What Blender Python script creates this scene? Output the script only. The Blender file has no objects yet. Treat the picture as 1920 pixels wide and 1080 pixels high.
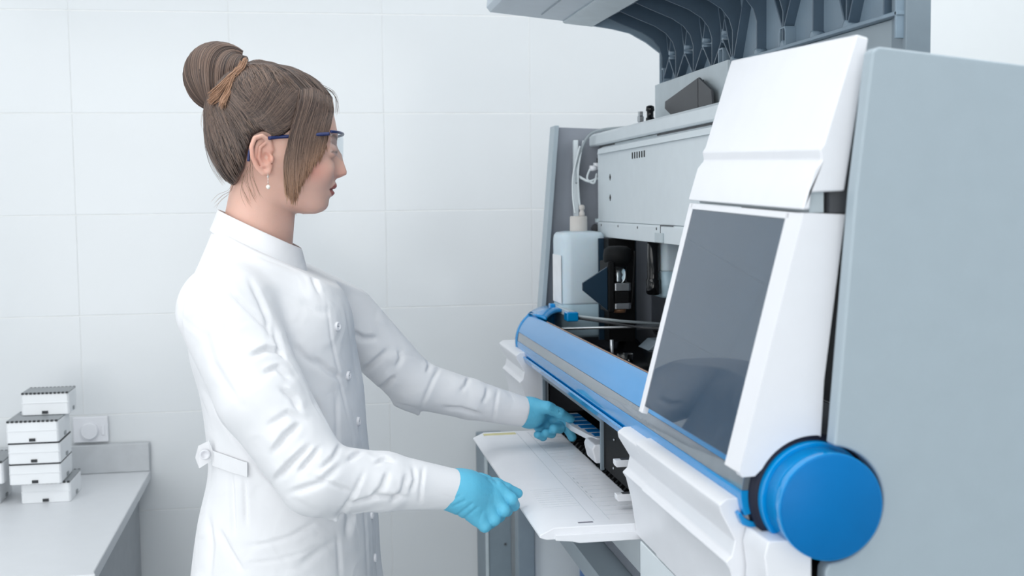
import bpy, bmesh, math, random
import numpy as np
from mathutils import Vector, Matrix
rng = random.Random(7)
C = bpy.context.scene.collection
sc = bpy.context.scene

# ------------------------------------------------------------------ camera
# world: X along the tiled wall, Y into the room's depth, Z up; the lens sits 1.48 m above the floor
FPX = 2217.0
CZ = 1.48
def _basis():
    dY = Vector((590 - 960, 540 - 385, -FPX)).normalized()
    dX = Vector((14400 - 960, 540 - 213, -FPX))
    dX = (dX - dY * dX.dot(dY)).normalized()
    dZ = dX.cross(dY)
    return Matrix((dX, dY, dZ))            # rows: world axes in camera space
RW = _basis()
cam_d = bpy.data.cameras.new('camera')
cam = bpy.data.objects.new('camera', cam_d); C.objects.link(cam)
cam_d.sensor_width = 36.0
cam_d.lens = FPX / 1920 * 36.0
cam_d.clip_start = 0.05
cam.matrix_world = Matrix.Translation((0, 0, CZ)) @ RW.to_4x4()
cam_d.dof.use_dof = True
cam_d.dof.focus_distance = 1.83
cam_d.dof.aperture_fstop = 6.0
sc.camera = cam

def P(px, py, X=None, Y=None, Z=None):
    """point of the room seen at pixel (px, py) of the photograph at a known X, Y or Z"""
    d = RW @ Vector((px - 960, 540 - py, -FPX))
    t = X / d.x if X is not None else (Y / d.y if Y is not None else (Z - CZ) / d.z)
    return Vector((0, 0, CZ)) + d * t

# ------------------------------------------------------------------ world, lights, exposure
w = bpy.data.worlds.new('world'); sc.world = w; w.use_nodes = True
w.node_tree.nodes['Background'].inputs[0].default_value = (0.96, 0.985, 1.0, 1)
w.node_tree.nodes['Background'].inputs[1].default_value = 0.25
def area(name, loc, target, sx, sy, power, col=(1, 1, 1)):
    l = bpy.data.lights.new(name, 'AREA'); l.shape = 'RECTANGLE'; l.size = sx; l.size_y = sy
    l.energy = power; l.color = col
    o = bpy.data.objects.new(name, l); C.objects.link(o); o.location = loc
    o.rotation_euler = (Vector(target) - Vector(loc)).to_track_quat('-Z', 'Y').to_euler()
    return o
area('front_fill_light', (-0.9, -2.3, 1.55), (0.0, 2.6, 0.95), 3.2, 2.2, 62, (1.0, 0.99, 0.975))  # frontal softbox fill added behind the lens; no window there
area('overhead_light', (-0.35, 1.35, 2.83), (-0.35, 1.35, 0), 1.6, 1.6, 15, (1.0, 1.0, 0.985))
area('overhead_light', (0.9, 0.2, 2.83), (0.9, 0.2, 0), 1.2, 1.2, 9, (0.96, 0.98, 1.0))
area('overhead_light', (1.5, 1.9, 2.83), (1.5, 1.9, 0), 1.0, 1.2, 9, (0.98, 0.99, 1.0))  # added over the analyser to brighten the plain wall behind
area('overhead_light', (2.1, 1.5, 2.5), (0.1, 1.9, 1.2), 1.2, 1.2, 9, (0.98, 0.99, 1.0))  # added fill from high right, brightens the coat front and machine interior
area('side_window_light', (-1.7, 1.0, 1.75), (0.3, 1.9, 1.25), 1.4, 1.5, 12, (0.99, 0.995, 1.0))
sc.view_settings.view_transform = 'Standard'
sc.view_settings.look = 'None'
sc.view_settings.gamma = 1.0
sc.view_settings.exposure = 0.12
sc.view_settings.use_curve_mapping = False
sc.cycles.max_bounces = 8

# ------------------------------------------------------------------ materials
def lin(c):
    return tuple(((v / 255) / 12.92 if v / 255 <= 0.04045 else ((v / 255 + 0.055) / 1.055) ** 2.4) for v in c)
_m = {}
def mat(name, rgb, rough=0.5, metal=0.0, var=0.04, scale=30.0, bump=0.0, bscale=400.0, trans=0.0, alpha=1.0,
        coat=0.0, spec=0.5, sss=0.0, emit=0.0, ior=1.45, aniso=None):
    if name in _m: return _m[name]
    m = bpy.data.materials.new(name); m.use_nodes = True; nt = m.node_tree
    b = nt.nodes['Principled BSDF']
    col = lin(rgb)
    tc = nt.nodes.new('ShaderNodeTexCoord')
    n = nt.nodes.new('ShaderNodeTexNoise'); n.inputs['Scale'].default_value = scale; n.inputs['Detail'].default_value = 3
    nt.links.new(tc.outputs['Object'], n.inputs['Vector'])
    r = nt.nodes.new('ShaderNodeValToRGB')
    r.color_ramp.elements[0].position = 0.3; r.color_ramp.elements[1].position = 0.7
    r.color_ramp.elements[0].color = (*[max(0, v * (1 - var)) for v in col], 1)
    r.color_ramp.elements[1].color = (*[min(1, v * (1 + var)) for v in col], 1)
    nt.links.new(n.outputs['Fac'], r.inputs['Fac'])
    nt.links.new(r.outputs['Color'], b.inputs['Base Color'])
    b.inputs['Roughness'].default_value = rough; b.inputs['Metallic'].default_value = metal
    b.inputs['Transmission Weight'].default_value = trans; b.inputs['Alpha'].default_value = alpha
    b.inputs['Coat Weight'].default_value = coat; b.inputs['Specular IOR Level'].default_value = spec
    b.inputs['IOR'].default_value = ior
    if sss: 
        b.inputs['Subsurface Weight'].default_value = sss
        b.inputs['Subsurface Radius'].default_value = (0.012, 0.005, 0.003); b.inputs['Subsurface Scale'].default_value = 1.0
    if emit:
        b.inputs['Emission Color'].default_value = (*col, 1); b.inputs['Emission Strength'].default_value = emit
    if bump:
        n2 = nt.nodes.new('ShaderNodeTexNoise'); n2.inputs['Scale'].default_value = bscale; n2.inputs['Detail'].default_value = 2
        nt.links.new(tc.outputs['Object'], n2.inputs['Vector'])
        bp = nt.nodes.new('ShaderNodeBump'); bp.inputs['Strength'].default_value = bump; bp.inputs['Distance'].default_value = 0.002
        nt.links.new(n2.outputs['Fac'], bp.inputs['Height']); nt.links.new(bp.outputs['Normal'], b.inputs['Normal'])
    _m[name] = m
    return m
TILE = mat('glazed_tile', (222, 226, 229), 0.16, var=0.015, scale=3, bump=0.05, bscale=25)
GROUT = mat('grout', (240, 242, 242), 0.8)
PAINT = mat('wall_paint', (232, 236, 238), 0.7, var=.004)
FLOORM = mat('floor_vinyl', (178, 184, 188), 0.35, bump=0.1)
BOARD = mat('pale_board', (224, 232, 236), 0.4, var=.01)
WHITE = mat('white_plastic', (232, 234, 239), 0.35, var=0.01, bump=0.03)
WHITE2 = mat('white_painted_steel', (221, 230, 235), 0.4, var=0.015, bump=0.03)
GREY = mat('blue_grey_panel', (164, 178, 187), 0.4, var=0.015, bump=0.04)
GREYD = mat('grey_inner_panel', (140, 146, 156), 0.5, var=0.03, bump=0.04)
RIBM = mat('moulded_blue_grey', (138, 158, 174), 0.38, var=0.05, bump=0.05, bscale=120)
RIBD = mat('moulded_rib_shaded', (84, 103, 120), 0.36, var=0.05, bump=0.05, bscale=120)  # darker copy of the lid moulding, shade of the rib sides in its colour
VISOR = mat('visor_panel', (176, 190, 202), 0.3, var=0.03)
BLUE = mat('gloss_blue', (0, 142, 212), 0.14, var=0.02, coat=0.25, scale=8)
BLUED = mat('satin_blue', (0, 112, 180), 0.45, spec=.2, var=0.03)
BLACK = mat('black_anodised', (16, 17, 19), 0.6, var=0.2, bump=0.05, spec=.2)
BLACKG = mat('black_gloss', (14, 15, 18), 0.12, var=0.2)
CHAR = mat('charcoal_plastic', (74, 76, 80), 0.5, var=0.05)
NAVY = mat('dark_teal_plate', (24, 50, 70), 0.35)
STEEL = mat('brushed_steel', (190, 194, 198), 0.3, metal=0.9, var=0.08, scale=60)
STRIP = mat('grey_band', (128, 140, 150), 0.1, metal=0.35, var=0.06, coat=0.5)
BRONZE = mat('brown_edge_seal', (150, 112, 84), 0.35, metal=0.3)
SMOKE = mat('smoked_glass', (34, 60, 82), 0.03, var=0.05, spec=.5, ior=2.0)
HDPE = mat('milky_polyethylene', (206, 222, 232), 0.35, var=0.02, sss=0.2)
LIQ = mat('bottle_liquid_tint', (176, 202, 216), 0.3, var=0.02)
CAPM = mat('beige_cap', (206, 202, 198), 0.5)
TUBE = mat('pale_tubing', (214, 222, 226), 0.3)
TUBEG = mat('grey_tubing', (160, 170, 176), 0.3)
LAMM = mat('counter_laminate', (220, 223, 227), 0.38, var=0.01, bump=0.03)
CABM = mat('cabinet_grey', (168, 173, 178), 0.45)
SPLASH = mat('upstand_grey', (196, 200, 204), 0.4)
BOXM = mat('white_polypropylene', (236, 239, 242), 0.4, var=0.01)
BOXLID = mat('grey_lid', (148, 153, 157), 0.45)
DARK = mat('dark_seam', (50, 53, 57), 0.6)
LABEL = mat('paper_label', (238, 240, 242), 0.7)
YEL = mat('yellow_label', (222, 214, 160), 0.6)
MARK = mat('grey_print', (110, 110, 124), 0.6)
LINE = mat('pale_print', (196, 202, 208), 0.6)
FRAMEG = mat('frame_grey', (132, 147, 158), 0.45)
FRAMEL = mat('frame_light_grey', (196, 208, 214), 0.4)
BINB = mat('blue_bin', (62, 112, 178), 0.4)
CLEAR = mat('clear_acrylic', (235, 242, 245), 0.03, trans=1.0, var=0.0)

# ------------------------------------------------------------------ mesh helpers
class MB:
    def __init__(s): s.v = []; s.f = []; s.sm = []
    def add(s, vs, fs, smooth=False):
        o = len(s.v); s.v += [tuple(p) for p in vs]; s.f += [tuple(i + o for i in f) for f in fs]; s.sm += [smooth] * len(fs); return s
    def box(s, x0, x1, y0, y1, z0, z1):
        vs = [(x, y, z) for z in (z0, z1) for y in (y0, y1) for x in (x0, x1)]
        return s.add(vs, [(0, 2, 3, 1), (4, 5, 7, 6), (0, 1, 5, 4), (2, 6, 7, 3), (0, 4, 6, 2), (1, 3, 7, 5)])
    def prism(s, prof, y0, y1, axis='y', smooth=False, shear=0.0, xs=0.0):
        """polygon (x,z) extruded along y; axis 'x': polygon (y,z) along x; axis 'z': polygon (x,y) along z"""
        a = sum(prof[i][0] * prof[(i + 1) % len(prof)][1] - prof[(i + 1) % len(prof)][0] * prof[i][1] for i in range(len(prof)))
        if a < 0: prof = prof[::-1]
        def m(p, t):
            if axis == 'y': return (p[0] + xs * (t - 1.1), t, p[1] + shear * (t - 1.1))
            if axis == 'x': return (t, p[0], p[1])
            return (p[0], p[1], t)
        n = len(prof)
        vs = [m(p, y0) for p in prof] + [m(p, y1) for p in prof]
        fs = [tuple(range(n)), tuple(range(2 * n - 1, n - 1, -1))]
        sd = [(i, i + n, (i + 1) % n + n, (i + 1) % n) for i in range(n)]
        if axis != 'y':
            fs = [tuple(reversed(f)) for f in fs]; sd = [tuple(reversed(f)) for f in sd]
        s.add(vs, fs, False); o = len(s.v) - 2 * n
        s.f += [tuple(i + o for i in f) for f in sd]; s.sm += [smooth] * n
        return s
    def tube(s, pts, r, k=10, caps=True, r2=None):
        pts = [Vector(p) for p in pts]; n = len(pts)
        up = None; rings = []
        for i, p in enumerate(pts):
            d = (pts[min(i + 1, n - 1)] - pts[max(i - 1, 0)]).normalized()
            if up is None: up = d.orthogonal().normalized()
            up = (up - d * up.dot(d)).normalized(); sd = d.cross(up)
            rr = r if r2 is None else r + (r2 - r) * i / (n - 1)
            rings.append([p + (up * math.cos(2 * math.pi * j / k) + sd * math.sin(2 * math.pi * j / k)) * rr for j in range(k)])
        vs = [q for g in rings for q in g]
        fs = [(i * k + j, i * k + (j + 1) % k, (i + 1) * k + (j + 1) % k, (i + 1) * k + j) for i in range(n - 1) for j in range(k)]
        s.add(vs, fs, True)
        if caps: 
            o = len(s.v) - len(vs)
            s.f += [tuple(o + j for j in range(k))[::-1], tuple(o + (n - 1) * k + j for j in range(k))]; s.sm += [False, False]
        return s
    def lathe(s, prof, c, axis='z', k=32, sx=1.0, sy=1.0, smooth=True):
        """prof: (radius, height) list; sx, sy squash the ring"""
        vs = []
        for r, h in prof:
            for j in range(k):
                a = 2 * math.pi * j / k; u, v = r * math.cos(a) * sx, r * math.sin(a) * sy
                vs.append({'z': (c[0] + u, c[1] + v, c[2] + h), 'y': (c[0] + v, c[1] + h, c[2] + u), 'x': (c[0] + h, c[1] + u, c[2] + v)}[axis])
        n = len(prof)
        fs = [(i * k + j, i * k + (j + 1) % k, (i + 1) * k + (j + 1) % k, (i + 1) * k + j) for i in range(n - 1) for j in range(k)]
        s.add(vs, fs, smooth); o = len(s.v) - len(vs)
        s.f += [tuple(o + j for j in range(k))[::-1], tuple(o + (n - 1) * k + j for j in range(k))]; s.sm += [False, False]
        return s
    def build(s, name, material, parent=None, bevel=0.0, seg=2):
        me = bpy.data.meshes.new(name); me.from_pydata(s.v, [], s.f)
        me.polygons.foreach_set('use_smooth', s.sm); me.materials.append(material); me.update()
        o = bpy.data.objects.new(name, me); C.objects.link(o)
        if parent: attach(o, parent)
        if bevel:
            b = o.modifiers.new('bevel', 'BEVEL'); b.width = bevel; b.segments = seg; b.limit_method = 'ANGLE'; b.angle_limit = math.radians(35)
            for p in me.polygons: p.use_smooth = True
            b.harden_normals = True
        return o
_loc = {}
def attach(o, parent):
    o.parent = parent
    o.matrix_parent_inverse = Matrix.Translation(_loc.get(parent.name, Vector((0, 0, 0)))).inverted()
def thing(name, label, cat, loc=(0, 0, 0), group=None):
    o = bpy.data.objects.new(name, None); C.objects.link(o); o.location = loc; _loc[o.name] = Vector(loc)
    o.empty_display_size = 0.05
    o['label'] = label; o['category'] = cat
    if group: o['group'] = group
    return o
def tag(o, label, cat, group=None):
    o['label'] = label; o['category'] = cat
    if group: o['group'] = group
    return o
def struct(o):
    o['kind'] = 'structure'; return o
def bx(name, m, parent, x0, x1, y0, y1, z0, z1, bevel=0.0):
    return MB().box(x0, x1, y0, y1, z0, z1).build(name, m, parent, bevel)

# ================================================================== the room
YW = 3.06
struct(bx('floor', FLOORM, None, -1.92, 2.5, -2.6, YW + .1, -.05, 0))
struct(bx('ceiling', PAINT, None, -1.92, 2.5, -2.6, YW + .1, 2.88, 2.95))
wb = struct(bx('wall_back', GROUT, None, -1.92, 2.5, YW, YW + .1, 0, 2.88))
wl = struct(bx('wall_left', GROUT, None, -1.99, -1.92, -2.6, YW + .1, 0, 2.88))
struct(bx('wall_right', PAINT, None, 2.5, 2.6, -2.6, YW + .1, 0, 2.88))
struct(bx('wall_front', PAINT, None, -1.92, 2.5, -2.7, -2.6, 0, 2.88))
TW, TH, GJ = .3805, .2495, .0024
def tile_mesh(axis):
    b = MB(); h = TW / 2 - GJ / 4; v = TH / 2 - GJ / 2
    if axis == 'y': b.box(-h, h, -.0012, .002, -v, v)
    else: b.box(-.002, .0012, -h, h, -v, v)
    me = bpy.data.meshes.new('tile'); me.from_pydata(b.v, [], b.f); me.materials.append(TILE)
    return me
tmy, tmx = tile_mesh('y'), tile_mesh('x')
def tile(me, loc, parent):
    o = bpy.data.objects.new('tile', me); C.objects.link(o); o.parent = parent; o.location = loc
    e = o.modifiers.new('bevel', 'BEVEL'); e.width = .0006; e.segments = 2
    return o
struct(bx('trim_1', PAINT, None, -.201 + 3 * TW + .001, 2.5, YW - .0012, YW + .01, 0, 2.88))
z0t = 1.7125 - TH * 6.5          # tile centres; joints fall at 1.7125 + n * TH
for j in range(12):
    z = z0t + (j) * TH
    if z + TH / 2 > 2.88 or z - TH / 2 < 0.0: continue
    for i in range(-4, 3):
        tile(tmy, (-.201 + (i + .5) * TW, YW, z), wb)
    for i in range(-3, 9):
        y = 1.0 + (i - 2.5) * TW
        if y + TW / 2 < YW: tile(tmx, (-1.92, y, z), wl)

# ================================================================== left worktop, upstand, tip boxes, socket
wt = thing('worktop', 'pale grey laminate worktop with upstand along the tiled wall at left', 'countertop', (-1.2, 2.6, 0))
xr = -.412
MB().prism([(-1.9, 2.19), (xr + .006, 2.19), (xr, 2.21), (xr - .012, YW - .006), (-1.9, YW - .006)], .795, .82, axis='z').build('top', LAMM, wt, .003)
MB().box(-1.9, xr - .012, YW - .026, YW - .005, .8205, .892).build('upstand', SPLASH, wt, .002)
cb = thing('base_cabinet', 'grey base cabinet under the pale worktop at left', 'cabinet', (-1.2, 2.6, 0))
MB().box(-1.88, -.455, 2.24, YW - .01, .06, .794).build('body', CABM, cb, .002)
for k in range(3):
    x0 = -1.875 + k * .474
    d = MB().box(x0, x0 + .468, 2.222, 2.239, .08, .785).build('door', CABM, cb, .002)
    hb = MB().tube([(x0 + .42, 2.221, .66), (x0 + .42, 2.205, .66), (x0 + .42, 2.205, .54), (x0 + .42, 2.221, .54)], .005).build('handle', STEEL, d)
def tip_box(x, y, z, wdt, dep, h, label, lid=True, seam=True):
    t = thing('tip_box', label, 'box', (x, y, z), 'white pipette tip boxes on the left worktop')
    b = MB().prism([(x - wdt / 2 + .004, y), (x + wdt / 2 - .004, y), (x + wdt / 2, y + .005), (x + wdt / 2, y + dep - .004), (x + wdt / 2 - .004, y + dep), (x - wdt / 2 + .004, y + dep), (x - wdt / 2, y + dep - .004), (x - wdt / 2, y + .005)], z, z + h - .004, axis='z')
    b.build('box_body', BOXM, t, .0015)
    MB().box(x - wdt / 2 + .001, x + wdt / 2 - .001, y - .0012, y + .0, z + h * .52, z + h * .55).build('ridge', BOXM, t)
    MB().box(x - .007, x + .006, y - .0025, y + .001, z + .003, z + .0095).build('latch', DARK, t)
    MB().box(x + wdt / 2 - .001, x + wdt / 2 + .002, y + dep * .45, y + dep * .58, z + .004, z + .012).build('side_catch', BOXLID, t)
    l = MB().box(x - wdt / 2 + .001, x + wdt / 2 - .001, y + .001, y + dep - .001, z + h - .004, z + h - .001)
    l.build('lid', BOXLID if lid else DARK, t)
    if lid:
        n = 12
        g = MB()
        for i in range(n):
            xx = x - wdt / 2 + (i + .25) * wdt / n
            g.box(xx, xx + wdt / n * .55, y - .0015, y + .004, z + h - .0045, z + h - .0005)
            g.box(xx, xx + wdt / n * .55, y + dep - .004, y + dep + .0015, z + h - .0045, z + h - .0005)
        e = g.build('lid_teeth', DARK, t); e['kind'] = 'stuff'
    return t
tip_box(-.612, 2.757, .82, .107, .125, .048, 'bottom tip box of the five-box stack, on the worktop')
tip_box(-.628, 2.735, .868, .111, .125, .048, 'second tip box up in the five-box stack, dark seam below it', False)
tip_box(-.627, 2.73, .916, .111, .125, .048, 'middle tip box of the five-box stack', False)
tip_box(-.628, 2.725, .964, .111, .125, .050, 'fourth tip box up, with a grey lid left showing in front')
tip_box(-.613, 2.79, 1.014, .104, .085, .052, 'topmost tip box of the stack, set back with a grey toothed lid')
tip_box(-.768, 2.765, .82, .11, .12, .048, 'lower tip box at the left picture edge on the worktop')
tip_box(-.758, 2.755, .868, .116, .13, .052, 'upper tip box at the left picture edge, grey toothed lid')
so = thing('wall_socket', 'white wall socket with round dial above the worktop upstand', 'socket', (-.565, YW - .01, .93))
MB().box(-.606, -.522, YW - .014, YW - .0045, .897, .962).build('plate', WHITE, so, .003)
MB().lathe([(.021, 0), (.0215, -.008), (.019, -.012)], (-.566, YW - .013, .927), 'y').build('dial', WHITE, so)
MB().box(-.538, -.53, YW - .0165, YW - .0135, .915, .94).build('rocker', WHITE, so, .001)

# ================================================================== the analyser
an = thing('laboratory_analyser', 'large open grey and white bench analyser with a blue front bar and raised lid', 'laboratory machine', (.7, 1.8, .897))
BC, BR_, DC, DR = (.486, 1.186), .070, (.485, 1.183), .0527
def arc(c, r, a0, a1, n):
    return [(c[0] + r * math.cos(math.radians(a0 + (a1 - a0) * i / n)), c[1] + r * math.sin(math.radians(a0 + (a1 - a0) * i / n))) for i in range(n + 1)]
# side panels
near_prof = [(.527, 1.620), (.533, 1.6245), (.687, 1.608), (1.25, 1.552), (1.25, .897), (.470, .897), (.483, 1.118)] + arc(DC, .058, -88, 84, 28) + [(.4925, 1.255), (.511, 1.486)]
MB().prism(near_prof, 1.066, 1.086).build('side_panel', GREY, an, .003, 3)
far_prof = [(.529, 1.644), (.687, 1.638), (1.25, 1.58), (1.25, .897), (.470, .897), (.488, 1.19), (.503, 1.40)]
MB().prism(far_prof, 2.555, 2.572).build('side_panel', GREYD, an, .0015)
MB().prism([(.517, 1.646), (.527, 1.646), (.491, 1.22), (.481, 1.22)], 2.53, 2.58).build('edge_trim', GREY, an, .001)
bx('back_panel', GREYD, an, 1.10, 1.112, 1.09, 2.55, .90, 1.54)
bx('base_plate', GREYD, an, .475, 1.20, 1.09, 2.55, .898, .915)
# lower front skirts
bx('front_skirt', WHITE2, an, .475, .487, 1.60, 2.55, .915, 1.026, .001)
bx('lower_panel', WHITE2, an, .426, .487, 1.10, 1.532, .898, 1.019, .0015)
# drawers with the recessed grip line
dprof = [(.470, 1.174), (.408, 1.174), (.399, 1.168), (.4005, 1.160), (.416, 1.134), (.4125, 1.118), (.4055, 1.112), (.4105, 1.104), (.418, 1.074), (.4255, 1.023), (.470, 1.023)]
dprof2 = [(x, z) for x, z in dprof]
MB().prism(dprof, 1.4485, 1.548).build('drawer', WHITE, an, .0018)
MB().prism([(x - .002, z + (.004 if z > 1.15 else 0)) for x, z in dprof], 1.13, 1.4465).build('drawer', WHITE, an, .0018)
MB().prism([(.470, 1.150), (.425, 1.150), (.421, 1.135), (.4245, 1.11), (.422, 1.07), (.430, 1.0), (.44, .90), (.47, .90)], 1.068, 1.128).build('corner_cover', WHITE, an, .002)
MB().prism(dprof, 2.372, 2.60).build('drawer', WHITE, an, .0018)
# blue bar: cylinder shell with a grey band, cut open on top
def shell(c, ro, ri, a0, a1, y0, y1, n=24, name='bar', m=BLUE, bev=.0008, ylist=None):
    prof = arc(c, ro, a0, a1, n) + arc(c, ri, a1, a0, n)
    return MB().prism(prof, y0, y1, smooth=True).build(name, m, an, bev)
Yb0, Yb1 = 1.118, 2.475
shell(BC, .070, .060, 124, 162.5, Yb0, Yb1 - .02, name='blue_bar')
shell(BC, .0694, .0605, 162.7, 177.6, Yb0, Yb1, n=8, name='grey_band', m=STRIP, bev=.0003)
shell(BC, .0700, .060, 177.8, 200, Yb0, Yb1, n=8, name='lower_bar')
MB().prism([(.4195, 1.1615), (.4165, 1.166), (.4135, 1.164), (.4185, 1.1525), (.440, 1.145), (.440, 1.151), (.4235, 1.158)], 1.12, Yb1 - .03, smooth=False).build('bar_lip', BLUE, an, .0008)
# closed far end: rounded cap, and the top part that curls back behind the opening
capb = MB()
ys = [2.30, 2.40, 2.452, 2.468, 2.476, 2.479]; rs = [.0702, .0702, .0702, .0665, .058, .045]
ring = [arc(BC, r, 60, 202, 30) for r in rs]
vs = [(x, y, z) for y, rg in zip(ys, ring) for x, z in rg]
k = 31
# inner faces reach back by angle so that the opening's end is a curve
def edge_y(i):        # start of the cap as a function of the angle (curved edge of the opening)
    a = 60 + (202 - 60) * i / 30
    if a > 124: return 2.45
    t = (124 - a) / 64.0
    return 2.285 + .10 * t ** .6
vs = [(x, (edge_y(i % k) if j == 0 else (max(edge_y(i % k) + .01, 2.40) if j == 1 else y)), z) for j, (y, rg) in enumerate(zip(ys, ring)) for i, (x, z) in enumerate(rg)]
fs = [(j * k + i, j * k + i + 1, (j + 1) * k + i + 1, (j + 1) * k + i) for j in range(5) for i in range(30)]
fs = [f for f in fs if not (f[0] // k == 0 and 60 + 142 * (f[0] % k) / 30 > 126)]
vs.append((BC[0], 2.479, BC[1])); fs += [(5 * k + i, 5 * k + i + 1, len(vs) - 1) for i in range(30)]
cpo = capb.add(vs, fs, True).build('end_cap', BLUE, an)
sm = cpo.modifiers.new('solid', 'SOLIDIFY'); sm.thickness = .006; sm.offset = -1
bx('hinge_block', BLUE, an, .488, .512, 2.285, 2.315, 1.243, 1.262, .003)
bx('hinge_block', BLUE, an, .482, .494, 2.425, 2.445, 1.25, 1.268, .003)
MB().prism([(.492, 1.252), (.506, 1.252), (.509, 1.262), (.494, 1.264)], 2.30, 2.425).build('hinge_cover', FRAMEL, an, .001)
# inner trough of the bar and its brown seal along the opening
e0, e1 = arc(BC, .0705, 122.6, 124.2, 1); f0, f1 = arc(BC, .061, 122.0, 124.6, 1)
MB().prism([e0, e1, f1, f0], 1.12, 2.285).build('edge_seal', BRONZE, an)
MB().prism([(.4475, 1.232), (.452, 1.2435), (.456, 1.2425), (.452, 1.229)], 1.12, 2.285).build('seal_lip', BLACK, an)
MB().prism([(.445, 1.23), (.447, 1.165), (.452, 1.165), (.452, 1.228)], 1.12, 2.45).build('inner_trough', BLACK, an)
# near end hub
MB().lathe([(.0525, .0), (.0527, .002), (.0527, .034), (.050, .036)], (DC[0], 1.058, DC[1]), 'y', k=72).build('hub_ring', BLUE, an)
MB().lathe([(.001, -.001), (.0500, -.001), (.0518, .0005), (.0520, .003)], (DC[0], 1.0575, DC[1]), 'y', k=72).build('hub_disc', BLUED, an)
MB().lathe([(.0560, .0), (.0566, .002), (.0566, .05), (.05, .052)], (DC[0], 1.093, DC[1]), 'y', k=72).build('hub_sleeve', BLUE, an)
# hood
SH, XS, YF = .036, -.060, 1.404
up_prof = [(.525, 1.641), (.491, 1.532), (.4905, 1.519), (.4825, 1.510), (.471, 1.4725), (.4785, 1.4865), (.516, 1.4875), (.540, 1.638)]
up_prof = [(.527, 1.6405), (.4935, 1.534), (.4895, 1.5285), (.4915, 1.518), (.4835, 1.5085), (.4715, 1.4695), (.480, 1.470), (.4815, 1.4865), (.516, 1.4875), (.540, 1.637)]
MB().prism(up_prof, 1.10, YF, shear=SH, xs=XS).build('hood_cover', WHITE, an, .0022, 3)
cut = [(x, z) for x, z in arc(DC, .0622, 84, 150, 24)]
low = [(.4735, 1.4665), (.5165, 1.4645), (.4955, 1.300), (.4925, 1.2435)] + cut[0:] + [(.4235, 1.2070), (.4105, 1.2065), (.4075, 1.2115)]
near_cheek = MB().prism(low, 1.10, 1.112, shear=SH, xs=XS)
near_cheek.build('hood_cheek', WHITE, an)
MB().lathe([(.0560, .0), (.0618, .0), (.0618, .03), (.05, .03)], (DC[0], 1.104, DC[1]), 'y', k=72).build('hub_shade_ring', mat('dark_navy_gap_shade', (12, 20, 44), .6), an)  # dark ring put in for the shaded gap between cheek and hub
fr = lambda t, off=0.0: (.4735 + (.4075 - .4735) * t + off * .97, 1.4665 + (1.2100 - 1.4665) * t + off * -.25)
def slab(t0, t1, o0, o1, y0, y1, name, m, bev=.001):
    a, b, c, d = fr(t0, o0), fr(t1, o0), fr(t1, o1), fr(t0, o1)
    return MB().prism([a, b, c, d], y0, y1, shear=SH, xs=XS).build(name, m, an, bev)
slab(0, 1.0, 0, .010, 1.108, 1.138, 'screen_frame', WHITE)
slab(0, 1.0, 0, .008, (YF - .012), YF, 'screen_frame', WHITE)
slab(0, .028, 0, .010, 1.130, (YF - .007), 'screen_frame', WHITE)
slab(.024, .965, .0016, .0065, 1.134, (YF - .008), 'glass_screen', SMOKE, .0004)
bx('hood_core', CHAR, an, .520, .56, 1.11, 1.40, 1.27, 1.60, .002)
MB().prism([(.485, 1.466), (.500, 1.466), (.500, 1.489), (.485, 1.489)], 1.112, 1.40, shear=SH, xs=XS).build('hood_spacer', FRAMEL, an)
MB().prism([(.503, 1.466), (.520, 1.466), (.520, 1.489), (.503, 1.489)], 1.105, 1.40, shear=SH, xs=XS).build('hood_gap_strip', CHAR, an)  # charcoal strip filling the gap between hood cover and screen
# bay behind the opened flap
bx('bay_back', BLACK, an, .60, .61, 1.56, 2.24, 1.03, 1.165)
bx('bay_floor', BLACK, an, .462, .60, 1.555, 2.55, 1.004, 1.016)
bx('bay_roof', BLACK, an, .452, .60, 1.15, 2.55, 1.163, 1.170)
bx('bay_plate', BLACK, an, .4585, .462, 1.552, 1.872, 1.045, 1.163)
bx('bay_plate', BLACKG, an, .4585, .462, 2.335, 2.46, 1.045, 1.163)
bx('bay_lintel', BLACK, an, .4595, .4625, 1.872, 2.40, 1.128, 1.163)
for nm, a in (('bay_frame', (.4525, .4595, 1.872, 2.372, 1.120, 1.130)), ('bay_frame', (.4535, .4595, 1.866, 1.874, 1.040, 1.130)), ('bay_frame', (.4535, .4595, 2.366, 2.374, 1.040, 1.130))):
    bx(nm, FRAMEG, an, *a, .0008)
for y, z in ((1.795, 1.105), (1.80, 1.058), (2.395, 1.085), (2.40, 1.14), (1.905, 1.1385), (1.62, 1.10)):
    MB().lathe([(.0022, 0), (.0022, -.0012), (.0012, -.0022)], (.4585, y, z), 'x', k=10).build('screw', STEEL, an)
nslot = 27
for i in range(nslot):
    y = 1.575 + i * .0245
    s_ = MB().prism([(.4600, 1.016), (.4600, 1.034), (.466, 1.040), (.478, 1.040), (.480, 1.028), (.505, 1.028), (.507, 1.045), (.59, 1.045), (.59, 1.016)], y, y + .0085)
    s_.build('divider', BLACK, an, .0006)
for y, z in ((1.625, 1.106), (1.618, 1.058)):
    MB().prism([(.418, z - .006), (.416, z - .002), (.416, z + .004), (.458, z + .004), (.458, z - .006)], y, y + .014).build('rack_latch', WHITE, an, .0008)
    bx('latch_cover', CHAR, an, .425, .456, y + .002, y + .012, z + .0041, z + .0048)
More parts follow.
